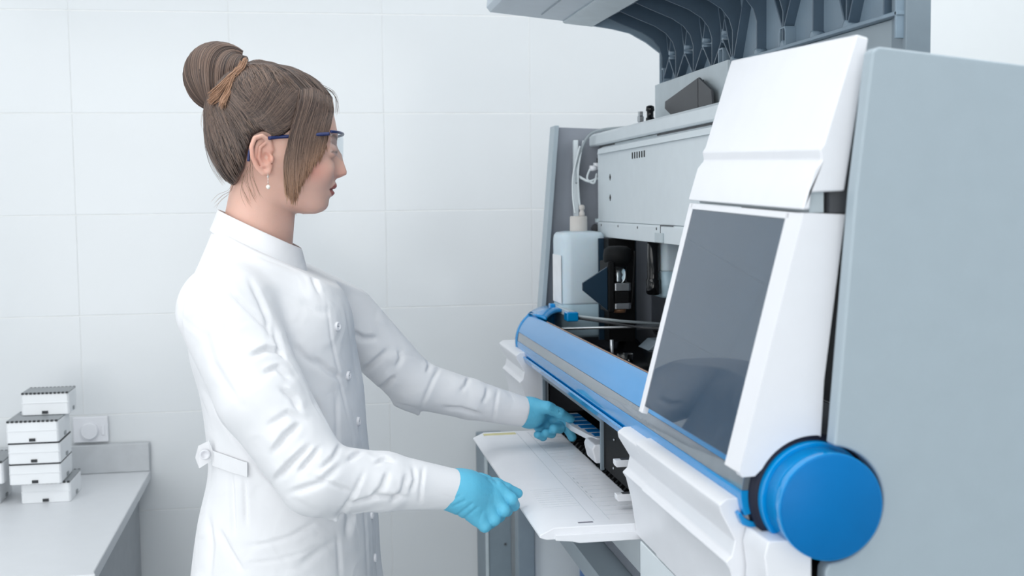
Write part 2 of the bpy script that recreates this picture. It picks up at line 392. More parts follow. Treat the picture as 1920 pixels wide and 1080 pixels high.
# interior of the open bay
MB().prism([(.452, 1.172), (1.10, 1.172), (1.10, 1.195), (.62, 1.195), (.60, 1.182), (.452, 1.182)], 1.10, 2.54).build('deck', BLACKG, an, .001)
MB().prism([(.70, 1.195), (1.0, 1.195), (1.0, 1.225), (.74, 1.225)], 1.20, 2.1).build('deck_block', CHAR, an, .003)
MB().prism([(.62, 1.195), (.80, 1.195), (.80, 1.212), (.64, 1.212)], 2.17, 2.24).build('deck_block', FRAMEG, an, .002)
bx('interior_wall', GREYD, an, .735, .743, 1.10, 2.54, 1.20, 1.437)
MB().tube([(.452, 2.262, 1.232), (.86, 2.262, 1.232)], .0026).build('guide_rail', STEEL, an)
MB().tube([(.505, 2.30, 1.250), (.62, 2.20, 1.236), (.86, 2.02, 1.236)], .0024).build('guide_rail', CHAR, an)
MB().tube([(.508, 2.31, 1.252), (.60, 2.30, 1.240), (.70, 2.27, 1.233)], .003).build('lid_stay', FRAMEL, an)
# clear cup with pin on the deck
pn = MB().tube([(.522, 2.060, 1.182), (.522, 2.060, 1.232)], .0032, k=12).build('sample_pin', STEEL, an)
MB().lathe([(.0125, 0), (.0145, .026), (.0135, .026), (.0115, .002)], (.540, 2.035, 1.183), k=28).build('clear_cup', CLEAR, an)
# pipetting module: white housing hanging from the beam
md = MB().prism([(.600, 1.438), (.600, 1.588), (.606, 1.594), (.84, 1.594), (.84, 1.438)], 1.42, 2.480)
mo = md.build('module_housing', WHITE2, an, .0015)
MB().prism([(.5975, 1.406), (.5975, 1.4345), (.60, 1.4375), (.80, 1.4375), (.80, 1.406)], 1.42, 2.474).build('lower_housing', WHITE2, an, .001)
MB().prism([(.594, 1.5805), (.600, 1.5805), (.600, 1.590), (.608, 1.594), (.608, 1.5965), (.596, 1.591)], 1.42, 2.46).build('housing_flange', WHITE2, mo, .0005)
for i in range(6):
    y = 2.195 - i * .0165
    bx('vent_slot', BLACK, mo, .5990, .6005, y, y + .0045, 1.561, 1.573)
for z in (1.530, 1.488):
    MB().prism([(2.366, z), (2.3715, z + .007), (2.377, z), (2.3715, z - .007)], .5992, .6006, axis='x').build('keyhole', BLACK, mo)
for y in (2.44, 2.30, 2.156, 2.03):
    MB().lathe([(.0028, 0), (.0028, -.0012), (.0015, -.002)], (.5985, y, 1.4310), 'x', k=10).build('screw', CHAR, mo)
bx('cover_tab', FRAMEL, an, .5935, .5975, 1.985, 2.03, 1.407, 1.424, .001)
bx('tab_outline', CHAR, an, .5968, .5976, 2.005, 2.0065, 1.407, 1.437)
bx('tab_outline', CHAR, an, .5968, .5976, 1.93, 2.0065, 1.4365, 1.438)
MB().lathe([(.007, 0), (.0085, .002), (.0085, .006), (.006, .008)], (.594, 2.482, 1.424), 'y', k=16).build('cable_grommet', CHAR, an)
bx('cover_foot', FRAMEL, an, .595, .60, 2.474, 2.487, 1.436, 1.444)
bm_ = MB().prism([(.600, 1.600), (.597, 1.603), (.597, 1.622), (.602, 1.627), (.68, 1.627), (.68, 1.600)], 1.42, 2.545)
bo = bm_.build('beam', WHITE2, an, .001)
bx('beam_shadow_gap', CHAR, an, .608, .70, 1.43, 2.50, 1.5945, 1.5995)
e = MB()
for i in range(40):
    y = 2.06 + i * .0075
    e.box(.6065, .608, y, y + .004, 1.5955, 1.599)
ee = e.build('chain_teeth', FRAMEL, an); ee['kind'] = 'stuff'
# dark angled shields, coupling and fitting on the beam
MB().prism([(2.185, 1.655), (2.183, 1.668), (1.990, 1.692), (1.988, 1.6275), (2.08, 1.6275), (2.13, 1.634)], .660, .664, axis='x').build('dark_shield', CHAR, an, .0005)
MB().prism([(1.980, 1.6275), (1.980, 1.692), (1.912, 1.664), (1.905, 1.6275)], .658, .662, axis='x').build('dark_shield', CHAR, an, .0005)
bx('shield_gap', BLACK, an, .664, .668, 1.978, 1.991, 1.6275, 1.688)
bx('valve_plate', FRAMEL, an, .672, .676, 1.87, 2.29, 1.6275, 1.709)
MB().lathe([(.0085, 0), (.0085, .012), (.0065, .013), (.0065, .024), (.0085, .026), (.0075, .034), (.003, .036)], (.640, 2.215, 1.6275), k=16).build('black_coupling', BLACKG, an)
MB().lathe([(.005, 0), (.005, .006), (.0065, .007), (.0065, .016), (.005, .018), (.005, .026)], (.628, 2.24, 1.6275), k=6, smooth=False).build('steel_fitting', STEEL, an)
MB().lathe([(.004, 0), (.004, .006), (.0025, .01)], (.645, 1.905, 1.6275), k=10).build('black_coupling', BLACKG, an)
# electrics at the module's end
bx('bracket', WHITE2, an, .560, .570, 2.535, 2.548, 1.20, 1.615, .0008)
bx('valve', BLACK, an, .612, .64, 2.50, 2.54, 1.548, 1.575, .001)
for i in range(3):
    MB().lathe([(.006, 0), (.006, .012), (.004, .013), (.004, .02)], (.585 + .010 * i, 2.49 + .006 * (i % 2), 1.552 + .006 * (i % 2)), 'x', k=12).build('connector', WHITE, an)
def bez(pts, n=40):
    pts = [Vector(p) for p in pts]; out = []
    m = len(pts) - 1
    for i in range(n + 1):
        t = i / n * m; j = min(int(t), m - 1); u = t - j
        p0 = pts[max(j - 1, 0)]; p1 = pts[j]; p2 = pts[j + 1]; p3 = pts[min(j + 2, m)]
        out.append(.5 * ((2 * p1) + (p2 - p0) * u + (2 * p0 - 5 * p1 + 4 * p2 - p3) * u * u + (3 * p1 - p0 - 3 * p2 + p3) * u ** 3))
    return out
MB().tube(bez([(.63, 2.35, 1.630), (.60, 2.47, 1.631), (.578, 2.50, 1.612), (.562, 2.505, 1.56), (.556, 2.49, 1.52)]), .0032, k=8).build('tube', TUBEG, an)
MB().tube(bez([(.575, 2.505, 1.612), (.562, 2.50, 1.55), (.556, 2.47, 1.49), (.551, 2.43, 1.463)]), .0022, k=8).build('tube', TUBE, an)
MB().tube(bez([(.566, 2.50, 1.60), (.551, 2.50, 1.54), (.541, 2.46, 1.49), (.541, 2.44, 1.456)]), .0022, k=8).build('tube', TUBE, an)
MB().tube(bez([(.563, 2.50, 1.535), (.58, 2.48, 1.524), (.60, 2.485, 1.53)]), .0030, k=8).build('tube', TUBE, an)
MB().tube(bez([(.585, 2.49, 1.550), (.578, 2.485, 1.53), (.59, 2.475, 1.52), (.60, 2.49, 1.54)]), .0022, k=8).build('tube', TUBE, an)
# pump column: black column, gear motor, plate, hanging black cylinder
bx('column', BLACK, an, .585, .64, 2.33, 2.37, 1.195, 1.405)
bx('column_edge', NAVY, an, .575, .655, 2.375, 2.38, 1.195, 1.405)
MB().prism([(.500, 1.312), (.500, 1.326), (.549, 1.356), (.549, 1.272)], 2.195, 2.203).build('pointed_plate', NAVY, an, .001)
bx('plate_mount', BLACK, an, .549, .561, 2.19, 2.26, 1.268, 1.366, .003)
mt = MB().lathe([(.001, .090), (.018, .089), (.026, .083), (.028, .072), (.028, .060), (.022, .055), (.021, .05)], (.574, 2.215, 1.305), k=28).build('pump_head', BLACK, an)
MB().lathe([(.0165, 0), (.0165, .032)], (.574, 2.215, 1.324), k=24).build('clear_sleeve', CLEAR, an)
MB().lathe([(.0055, .0), (.0055, .006), (.007, .008), (.005, .012), (.007, .016), (.005, .02), (.007, .024), (.011, .028), (.011, .033)], (.574, 2.215, 1.323), k=16).build('spindle', STEEL, an)
for z0_, z1_, m_ in ((1.309, 1.324, STEEL), (1.286, 1.308, BLACK), (1.274, 1.2855, STEEL)):
    MB().prism([(.558, 2.199), (.564, 2.193), (.590, 2.193), (.596, 2.199), (.596, 2.23), (.590, 2.236), (.564, 2.236), (.558, 2.23)], z0_, z1_, axis='z').build('motor_section', m_, an, .001)
MB().lathe([(.012, 0), (.013, .004), (.013, .007)], (.576, 2.212, 1.2665), k=20).build('copper_foot', BRONZE, an)
MB().tube(bez([(.604, 2.2, 1.385), (.602, 2.2, 1.34), (.599, 2.2, 1.30), (.597, 2.2, 1.282)]), .0025, k=8).build('cable', BLACK, an)
MB().lathe([(.004, -.001), (.010, 0), (.0135, .003), (.0135, .028), (.0120, .029), (.0115, .031), (.0115, .110)], (.612, 2.10, 1.308), k=24).build('hanging_cylinder', BLACKG, an)
# ------------------------------------------------------------------ raised lid with moulded ribs
_before = set(bpy.data.objects.keys())
ld = MB()
ZR = 1.712
inner = [(.717, ZR - .03), (.717, 1.80), (.713, 1.83), (.700, 1.856), (.675, 1.874), (.630, 1.884), (.575, 1.888)]
outer = [(x + .010, z + .008) for x, z in inner][::-1]
outer[-1] = (.727, ZR - .03)
ld.prism(inner + outer, 1.3555, 2.3505)
lido = ld.build('lid_shell', RIBM, an)
MB().prism([(.345, 1.862), (.352, 1.8525), (.505, 1.8365), (.560, 1.829), (.640, 1.868), (.64, 1.875), (.35, 1.90)], 1.352, 2.352).build('visor', VISOR, an, .0012)
MB().prism([(.499, 1.8345), (.504, 1.832), (.560, 1.8265), (.562, 1.831), (.50, 1.8385)], 1.352, 2.353).build('visor_strip', FRAMEL, an, .0005)
MB().prism([(.445, 1.8425), (.4465, 1.8405), (.448, 1.8425)], 1.352, 2.3).build('visor_seam', FRAMEG, an)
# lower rail and end strips
bx('lid_rail', RIBM, an, .699, .7175, 1.352, 2.352, ZR - .0025, ZR + .0025, .0008)
bx('lid_end_strip', RIBM, an, .699, .7175, 1.3535, 1.358, ZR - .03, 1.80, .0008)
bx('lid_end_strip', RIBM, an, .699, .7175, 2.346, 2.352, ZR - .06, 1.80, .0008)
bx('lid_post', FRAMEG, an, .709, .742, 1.348, 1.385, ZR - .12, 1.80, .0015)
bx('lid_post', FRAMEG, an, .701, .72, 2.32, 2.352, ZR - .10, ZR - .003, .0015)
bx('lid_lower_panel', GREY, an, .711, .7175, 1.36, 2.35, ZR - .1, ZR - .003, .0005)
MB().prism([(.556, 1.828), (.60, 1.8215), (.636, 1.8135), (.67, 1.7955), (.698, 1.775), (.7175, 1.775), (.7175, 1.80), (.705, 1.856), (.63, 1.868), (.556, 1.866)], 2.3455, 2.3515).build('lid_end_cheek', RIBM, an, .0006)
def rib(y, th=.0032):
    tip = .585
    prof = [(.7175, ZR), (.701, ZR), (.701, 1.766), (.695, 1.785), (.682, 1.801), (.66, 1.8145), (.62, 1.8300), (tip, 1.8445), (tip, 1.862), (.62, 1.884), (.675, 1.874), (.705, 1.856), (.713, 1.83), (.7175, 1.80)]
    return MB().prism(prof, y - th / 2, y + th / 2).build('rib', RIBD, an, .0006)
ribs_y = [2.340, 2.248, 2.139, 2.034, 1.929, 1.818, 1.711, 1.602, 1.495, 1.390]
for y in ribs_y: rib(y)
def bar(y0, z0, y1, z1, name='brace', d0=.7015, t=.0036):
    dy, dz = y1 - y0, z1 - z0; L = math.hypot(dy, dz); ny_, nz_ = -dz / L * t / 2, dy / L * t / 2
    return MB().prism([(y0 + ny_, z0 + nz_), (y1 + ny_, z1 + nz_), (y1 - ny_, z1 - nz_), (y0 - ny_, z0 - nz_)], d0, .7175, axis='x').build(name, RIBD, an, .0005)
for i, y in enumerate(ribs_y[:-1]):
    yb = ribs_y[i + 1]; ym = (y + yb) / 2
    if i < 4:                       # small X with a double boss at its crossing
        bar(y - .003, ZR + .002, ym + .003, 1.756); bar(yb + .003, ZR + .002, ym - .003, 1.756)
        bar(ym + .004, 1.772, ym + .024, 1.825); bar(ym - .004, 1.772, ym - .024, 1.825)
        for zz_ in (1.757, 1.770):
            MB().lathe([(.0035, 0), (.0055, 0), (.0055, .0145), (.0035, .0145)], (.7025, ym, zz_), 'x', k=16).build('boss', RIBM, an)
for i in (4, 6, 8):                 # fans that rise from a rail node
    y = ribs_y[i]; z0_ = ZR + (.030 if i == 6 else .004)
    bar(y + .003, z0_, y + .052, 1.815); bar(y - .003, z0_, y - .052, 1.815)
for y in ribs_y[4:9]:
    MB().lathe([(.0048, 0), (.0070, 0), (.0070, .0165), (.0048, .0165)], (.6995, y, ZR + .004), 'x', k=18).build('boss', RIBM, an)
for y in (2.335, 1.985, 1.711):       # rounded inverted-U pockets on the rail
    pts = [(y - .013, ZR), (y - .013, ZR + .026), (y - .010, ZR + .031), (y + .010, ZR + .031), (y + .013, ZR + .026), (y + .013, ZR)]
    if y > 2.3: pts = [(a * .6 + y * .4 if i < 6 else a, b) for i, (a, b) in enumerate(pts)]
    inn = [(y + (a - y) * .76, b - (.003 if b > ZR + .02 else 0)) for a, b in pts][::-1]
    MB().prism(pts + inn, .700, .7175, axis='x').build('pocket', RIBM, an, .0005)

for _k in set(bpy.data.objects.keys()) - _before:          # the raised lid hangs a little lower at its near end
    for _v in bpy.data.objects[_k].data.vertices: _v.co.z += .0137 * (_v.co.y - 2.35) + .0050
# ------------------------------------------------------------------ opened flap
fl = thing('flap_tray', 'white hinged loading tray folded down in front of the slots, held at its edge', 'tray', (.37, 1.9, 1.02))
MB().prism([(.2905, 1.0255), (.2905, 1.029), (.311, 1.0385), (.455, 1.0385), (.4575, 1.036), (.4575, 1.022), (.300, 1.022)], 1.550, 2.237).build('tray_plate', WHITE, fl, .0012)
MB().prism([(.312, 1.0215), (.312, 1.029), (.45, 1.029), (.45, 1.0165), (.345, 1.0165), (.335, 1.019)], 1.546, 1.5515).build('front_lip', WHITE, fl, .0008)
bx('printed_line', LINE, fl, .372, .3728, 1.575, 2.22, 1.0384, 1.0388)
bx('printed_line', LINE, fl, .394, .3948, 1.575, 2.22, 1.0384, 1.0388)
for i in range(25):
    y = 1.60 + i * .0245
    bx('printed_line', LINE, fl, .3955, .4565, y, y + .0007, 1.0384, 1.03875)
for i in range(9):
    bx('printed_line', LINE, fl, .316, .3715, 1.66 + i * .013, 1.6606 + i * .013, 1.0384, 1.03872)
for i in range(5):
    bx('printed_mark', LINE, fl, .410 + i * .009, .414 + i * .009, 1.648, 1.650, 1.0384, 1.0388)
    bx('printed_mark', LINE, fl, .3975, .3995, 1.70 + i * .03, 1.712 + i * .03, 1.0384, 1.0388)
bx('dark_mark', MARK, fl, .348, .369, 1.566, 1.571, 1.0384, 1.0389)
bx('yellow_label', YEL, fl, .308, .37, 2.205, 2.222, 1.0384, 1.0390)

# ------------------------------------------------------------------ held rack
rk = thing('slide_rack', 'white rack with blue slots held by the far gloved hand at the loading bay', 'rack', (.47, 2.0, 1.06))
MB().prism([(.440, 2.035), (.452, 1.946), (.459, 1.914), (.480, 1.914), (.480, 2.16), (.440, 2.16)], 1.074, 1.0835, axis='z').build('rack_body', WHITE, rk, .0008)
for i in range(6):
    y = 1.932 + i * .0375
    x0 = .459 - .0033 * i
    MB().box(x0, .4785, y, y + .025, 1.0834, 1.0845).build('blue_slot', BLUED, rk)
MB().prism([(.444, 1.082), (.440, 1.074), (.446, 1.050), (.480, 1.050), (.480, 1.082)], 1.872, 1.935).build('rack_grip', WHITE, rk, .003)

# ------------------------------------------------------------------ bottles
def bottle(x, y, z, wx, wy, h, label, name='reagent_bottle'):
    t = thing(name, label, 'bottle', (x, y, z))
    def rr(s, z_): 
        r = min(wx, wy) * .22 * s; out = []
        for cx_, cy_, a0 in ((1, 1, 0), (-1, 1, 90), (-1, -1, 180), (1, -1, 270)):
            for q in range(6):
                a = math.radians(a0 + 90 * q / 5)
                out.append((x + cx_ * (wx / 2 * s - r) + r * math.cos(a), y + cy_ * (wy / 2 * s - r) + r * math.sin(a), z_))
        return out
    def loft(levels, m, nm):
        b = MB(); vs = []
        for s, zz in levels: vs += rr(s, zz)
        k_ = 24; n_ = len(levels)
        b.add(vs, [(i * k_ + j, i * k_ + (j + 1) % k_, (i + 1) * k_ + (j + 1) % k_, (i + 1) * k_ + j) for i in range(n_ - 1) for j in range(k_)], True)
        b.f += [tuple(range(k_))[::-1], tuple((n_ - 1) * k_ + j for j in range(k_))]; b.sm += [False, False]
        return b.build(nm, m, t)
    loft([(.90, z + .002), (.97, z + .008), (.97, z + h * .10), (.995, z + h * .13), (.995, z + h * .32)], LIQ, 'filled_base')
    loft([(.99, z + h * .3201), (1.0, z + h * .34), (1.0, z + h * .92), (.97, z + h * .965), (.88, z + h * .99), (.6, z + h)], HDPE, 'bottle_body')
    return t
bt = bottle(.5475, 2.44, 1.197, .094, .11, .222, 'large milky bottle with beige cap and two tubes, inside the analyser')
MB().lathe([(.0185, 0), (.0185, .001), (.0182, .03), (.0165, .032)], (.548, 2.44, 1.4185), k=32).build('cap', CAPM, bt)
MB().lathe([(.006, 0), (.006, .008), (.0045, .009), (.0045, .014), (.0062, .015), (.0062, .021), (.0035, .024)], (.553, 2.43, 1.450), k=12).build('cap_fitting', CAPM, bt)
bx('label', LABEL, bt, .4998, .5005, 2.395, 2.48, 1.27, 1.37)
bt2 = bottle(.655, 2.13, 1.30, .06, .09, .16, 'second milky bottle half hidden behind the smoked screen')
MB().lathe([(.012, 0), (.012, .012), (.010, .014)], (.655, 2.13, 1.4605 - .0005), k=24).build('cap', CAPM, bt2)

# ------------------------------------------------------------------ table under the analyser
tb = thing('equipment_table', 'grey equipment table carrying the analyser beside the wall', 'table', (.8, 2.0, 0))
MB().prism([(.4225, .868), (.4225, .893), (.425, .8965), (1.3, .8965), (1.3, .862), (.428, .862)], 1.05, 2.72).build('table_top', GREY, tb, .001)
bx('side_board', BOARD, tb, .474, 1.25, 2.60, 2.62, .0, .862, .001)
bx('leg', FRAMEG, tb, .435, .473, 2.585, 2.63, .0, .862, .002)
bx('leg', FRAMEG, tb, .435, .473, 1.10, 1.145, .0, .862, .002)
bx('apron', FRAMEL, tb, .60, .615, 1.15, 2.59, .76, .861, .001)
bn = thing('blue_container', 'blue container standing under the equipment table', 'container', (.75, 2.3, 0))
MB().prism([(.55, 2.13), (.56, 2.12), (.90, 2.12), (.91, 2.13), (.91, 2.47), (.90, 2.48), (.56, 2.48), (.55, 2.47)], .001, .72, axis='z').build('container_body', BINB, bn, .004)
MB().prism([(.54, 2.11), (.92, 2.11), (.92, 2.49), (.54, 2.49)], .72, .742, axis='z').build('container_lid', BINB, bn, .004)
wc = thing('wall_duct_box', 'grey upright casing against the wall beside the equipment table', 'casing', (.43, 3.0, 0))
MB().box(.404, .470, 2.90, YW - .006, .0, .88).build('casing_body', FRAMEG, wc, .002)
MB().box(.404, .412, 2.896, 2.8995, .01, .87).build('casing_edge', FRAMEL, wc, .0008)
MB().lathe([(.003, 0), (.003, -.002)], (.455, 2.8995, .62), 'y', k=10).build('screw', CHAR, wc)

# ================================================================== the person
person = thing('person', 'woman in white lab coat, clear glasses and blue gloves, brown hair in a bun', 'person', (-.05, 1.83, 0))
PY = 1.83
def W(px, py, Y=PY): return np.array(P(px, py, Y=Y))
def smin(a, b, k):
    h = np.clip(.5 + .5 * (b - a) / k, 0, 1); return b + (a - b) * h - k * h * (1 - h)
def smax(a, b, k): return -smin(-a, -b, k)
def cone(p, a, b, r1, r2):
    a = np.asarray(a, float); b = np.asarray(b, float); ba = b - a
    t = np.clip(((p - a) @ ba) / (ba @ ba), 0, 1)
    return np.linalg.norm(p - a - t[:, None] * ba, axis=1) - (r1 + (r2 - r1) * t)
def chain(p, pts, rs, k=.0):
    d = None
    for i in range(len(pts) - 1):
        e = cone(p, pts[i], pts[i + 1], rs[i], rs[i + 1])
        d = e if d is None else (np.minimum(d, e) if k == 0 else smin(d, e, k))
    return d
def ell(p, c, r):
    q = (p - np.asarray(c)) ; r = np.asarray(r)
    k0 = np.linalg.norm(q / r, axis=1); k1 = np.linalg.norm(q / (r * r), axis=1) + 1e-9
    return k0 * (k0 - 1) / k1
def surfnet(f, lo, hi, h, coarse=4):
    lo = np.array(lo, float); n = np.ceil((np.array(hi) - lo) / h / coarse).astype(int) * coarse
    nc = n // coarse
    g = np.stack(np.meshgrid(*[lo[i] + (np.arange(nc[i]) + .5) * h * coarse - h * .5 for i in range(3)], indexing='ij'), -1).reshape(-1, 3)
    fc = f(g).reshape(nc)
    F = np.repeat(np.repeat(np.repeat(fc, coarse, 0), coarse, 1), coarse, 2).astype(np.float32)
    near = np.abs(fc) < h * coarse * 1.5
    M = np.repeat(np.repeat(np.repeat(near, coarse, 0), coarse, 1), coarse, 2)
    idx = np.argwhere(M)
    vals = np.empty(len(idx), np.float32)
    for s in range(0, len(idx), 400000):
        vals[s:s + 400000] = f(lo + idx[s:s + 400000] * h)
    F[M] = vals
    S = F < 0
    X, Y, Z = F.shape
    cnt = np.zeros((X - 1, Y - 1, Z - 1), np.int8); pos = np.zeros((X - 1, Y - 1, Z - 1, 3), np.float32)
    o = [(a, b, c) for a in (0, 1) for b in (0, 1) for c in (0, 1)]
    def sub(A, c): return A[c[0]:X - 1 + c[0], c[1]:Y - 1 + c[1], c[2]:Z - 1 + c[2]]
    allS = sum(sub(S, c).astype(np.int8) for c in o)
    cell = np.argwhere((allS > 0) & (allS < 8)); ids = -np.ones((X - 1, Y - 1, Z - 1), np.int64)
    ids[tuple(cell.T)] = np.arange(len(cell))
    acc = np.zeros((len(cell), 3)); num = np.zeros(len(cell))
    for a in o:
        for ax in range(3):
            if a[ax]: continue
            b = list(a); b[ax] = 1
            fa = F[tuple((cell + a).T)]; fb = F[tuple((cell + b).T)]
            m = (fa < 0) != (fb < 0); t = fa[m] / (fa[m] - fb[m])
            q = np.tile(np.array(a, float), (m.sum(), 1)); q[:, ax] = t
            acc[m] += q; num[m] += 1
    V = lo + (cell + acc / num[:, None]) * h
    Q = []
    for ax in range(3):
        b1, b2 = (ax + 1) % 3, (ax + 2) % 3
        sl0 = [slice(1, -1)] * 3; sl0[ax] = slice(0, -1); sl1 = list(sl0); sl1[ax] = slice(1, None)
        A = S[tuple(sl0)]; B = S[tuple(sl1)]
        for flip, m in ((False, A & ~B), (True, ~A & B)):
            e = np.argwhere(m)
            if len(e) == 0: continue
            off = np.ones(3, int); off[ax] = 0; e = e + off
            c = []
            for u, v in ((0, 0), (1, 0), (1, 1), (0, 1)):
                d = e.copy(); d[:, b1] -= u; d[:, b2] -= v
                c.append(ids[np.clip(d[:, 0], 0, X - 2), np.clip(d[:, 1], 0, Y - 2), np.clip(d[:, 2], 0, Z - 2)])
            c = np.stack(c, 1); c = c[(c >= 0).all(1)]
            Q.append(c[:, ::-1] if flip else c)
    return V, np.concatenate(Q)
def grad(f, p, e=.0008):
    g = np.stack([f(p + np.eye(3)[i] * e) - f(p - np.eye(3)[i] * e) for i in range(3)], 1)
    return g / (np.linalg.norm(g, axis=1, keepdims=True) + 1e-9)
def refine(f, V, n=2):
    for _ in range(n):
        V = V - grad(f, V) * f(V)[:, None]
    return V
def mk(name, V, Fq, m, parent, colors=None):
    me = bpy.data.meshes.new(name)
    me.from_pydata(V.tolist(), [], Fq.tolist())
    me.polygons.foreach_set('use_smooth', [True] * len(me.polygons)); me.materials.append(m)
    if colors is not None:
        ca = me.color_attributes.new('tint', 'FLOAT_COLOR', 'POINT')
        ca.data.foreach_set('color', np.concatenate([colors, np.ones((len(colors), 1))], 1).astype(np.float32).ravel())
    me.update()
    o = bpy.data.objects.new(name, me); C.objects.link(o)
    if parent: attach(o, parent)
    return o
def lap(V, Fq, it, lam=.5):
    e = np.concatenate([Fq[:, [0, 1]], Fq[:, [1, 2]], Fq[:, [2, 3]], Fq[:, [3, 0]]])
    e = np.concatenate([e, e[:, ::-1]])
    for _ in range(it):
        s = np.zeros_like(V); c = np.zeros(len(V))
        for k_ in range(3): s[:, k_] = np.bincount(e[:, 0], V[e[:, 1], k_], len(V))
        c = np.bincount(e[:, 0], minlength=len(V))
        V = V + lam * (s / np.maximum(c, 1)[:, None] - V)
    return V
def normals(V, Fq):
    n = np.cross(V[Fq[:, 2]] - V[Fq[:, 0]], V[Fq[:, 3]] - V[Fq[:, 1]])
    out = np.zeros_like(V)
    for k_ in range(3):
        for j in range(4): out[:, k_] += np.bincount(Fq[:, j], n[:, k_], len(V))
    return out / (np.linalg.norm(out, axis=1, keepdims=True) + 1e-12)
RWn = np.array(RW)
def proj(V):
    c = (V - np.array([0, 0, CZ])) @ RWn
    return np.stack([960 - FPX * c[:, 0] / c[:, 2], 540 + FPX * c[:, 1] / c[:, 2]], 1)
def tintmat(name, rough, sss=0.0, bump=0.0, bscale=300.0, spec=0.5, mix=1.0, sheen=0.0, coat=0.0, bdist=.001):
    m = mat(name, (200, 200, 200), rough, bump=bump, bscale=bscale, sss=sss, spec=spec, coat=coat)
    nt = m.node_tree; b = nt.nodes['Principled BSDF']
    a = nt.nodes.new('ShaderNodeAttribute'); a.attribute_name = 'tint'
    r = nt.nodes['Color Ramp']; r.color_ramp.elements[0].color = (.93, .93, .93, 1); r.color_ramp.elements[1].color = (1, 1, 1, 1)
    mx = nt.nodes.new('ShaderNodeMix'); mx.data_type = 'RGBA'; mx.blend_type = 'MULTIPLY'; mx.inputs['Factor'].default_value = 1
    nt.links.new(r.outputs['Color'], mx.inputs['A']); nt.links.new(a.outputs['Color'], mx.inputs['B'])
    nt.links.new(mx.outputs['Result'], b.inputs['Base Color'])
    if sheen: b.inputs['Sheen Weight'].default_value = sheen
    return m
SKIN = tintmat('skin', .48, sss=.25, bump=.12, bscale=900, spec=.4)
HAIR = tintmat('hair', .32, bump=0, spec=.6)
COAT = mat('white_cotton', (236, 237, 240), .85, var=.008, bump=.6, bscale=16, sss=0, spec=.2)
for n_ in COAT.node_tree.nodes:
    if n_.type == 'BUMP': n_.inputs['Distance'].default_value = .006
    if n_.type == 'TEX_NOISE' and abs(n_.inputs['Scale'].default_value - 16) < .1: n_.inputs['Distortion'].default_value = 1.2; n_.inputs['Detail'].default_value = 1.5
GLOVE = mat('blue_nitrile', (98, 188, 220), .5, var=.04, scale=40, bump=.35, bscale=160, spec=.4, sss=.05)
NAVYP = mat('navy_plastic', (28, 44, 96), .3)
LENS = mat('clear_lens', (240, 246, 250), .03, trans=1.0, var=0.0, ior=1.08)
_nt = LENS.node_tree; _b = _nt.nodes['Principled BSDF']; _o = _nt.nodes['Material Output']
_t = _nt.nodes.new('ShaderNodeBsdfTransparent'); _t.inputs['Color'].default_value = (.95, .965, .975, 1)
_g = _nt.nodes.new('ShaderNodeBsdfGlossy'); _g.inputs['Roughness'].default_value = .05
_f = _nt.nodes.new('ShaderNodeValue'); _f.outputs[0].default_value = .07
_x = _nt.nodes.new('ShaderNodeMixShader')
_nt.links.new(_f.outputs[0], _x.inputs[0]); _nt.links.new(_t.outputs[0], _x.inputs[1]); _nt.links.new(_g.outputs[0], _x.inputs[2]); _nt.links.new(_x.outputs[0], _o.inputs['Surface'])
PEARL = mat('pearl', (245, 238, 228), .18, coat=.5)
SILVER = mat('silver_wire', (220, 215, 210), .2, metal=1.0)
def smooth_table(rows):
    rows = sorted(rows); z = np.array([r[0] for r in rows]); 
    return z, np.array([r[1:] for r in rows])
def cub(z, Z, T):
    """monotone-ish cubic (Catmull-Rom on a fine resample)"""
    i = np.clip(np.searchsorted(Z, z) - 1, 0, len(Z) - 2)
    t = np.clip((z - Z[i]) / (Z[i + 1] - Z[i]), 0, 1)
    d = np.gradient(T, Z)
    h = Z[i + 1] - Z[i]
    return (2 * t**3 - 3 * t**2 + 1) * T[i] + (t**3 - 2 * t**2 + t) * h * d[i] + (-2 * t**3 + 3 * t**2) * T[i + 1] + (t**3 - t**2) * h * d[i + 1]

# ---------------------------------------------------------------- head and neck
hrows = [(140, 545, 478, 26), (145, 566, 456, 40), (155, 588, 432, 53), (170, 606, 412, 64), (190, 619, 400, 71), (215, 626, 395, 75), (240, 631, 395, 76),
         (255, 633.5, 397, 75.5), (268, 631, 400, 74.5), (280, 628, 404, 73), (290, 627, 410, 71.5), (303, 626, 418, 69.5), (315, 626, 428, 67), (325, 626, 440, 65),
         (335, 626.5, 452, 62.5), (349, 624, 468, 58.5), (364, 619.5, 486, 53), (372, 617.5, 497, 49), (379, 616.5, 510, 45), (386, 615, 526, 40), (392, 611, 543, 34), (397, 603, 556, 27), (401, 592, 568, 17)]
hz = []; 
for py, xf, xb, hw in hrows:
    a, b = W(xf, py), W(xb, py); hz.append((a[2], a[0], b[0], hw / 1000))
HZ, HT = smooth_table(hz)
nrows = [(255, 0), (264, 0), (272, 1.5), (280, 6.5), (290, 13.5), (303, 17.5), (315, 21.5), (322, 23.8), (327, 23), (331, 15), (335, 5), (339, .5), (345, 0)]
NZ = np.array([W(640, r[0])[2] for r in nrows])[::-1]; NT = np.array([r[1] for r in nrows], float)[::-1] * PY / FPX
lrows = [(336, 0), (340, 2), (345, 5.8), (349.5, 8.2), (353, 6), (355.2, 0), (357.5, 3.5), (362, 7.6), (366, 6), (370, 1), (374, 0)]
LZ = np.array([W(630, r[0])[2] for r in lrows])[::-1]; LT = np.array([r[1] for r in lrows], float)[::-1] * PY / FPX
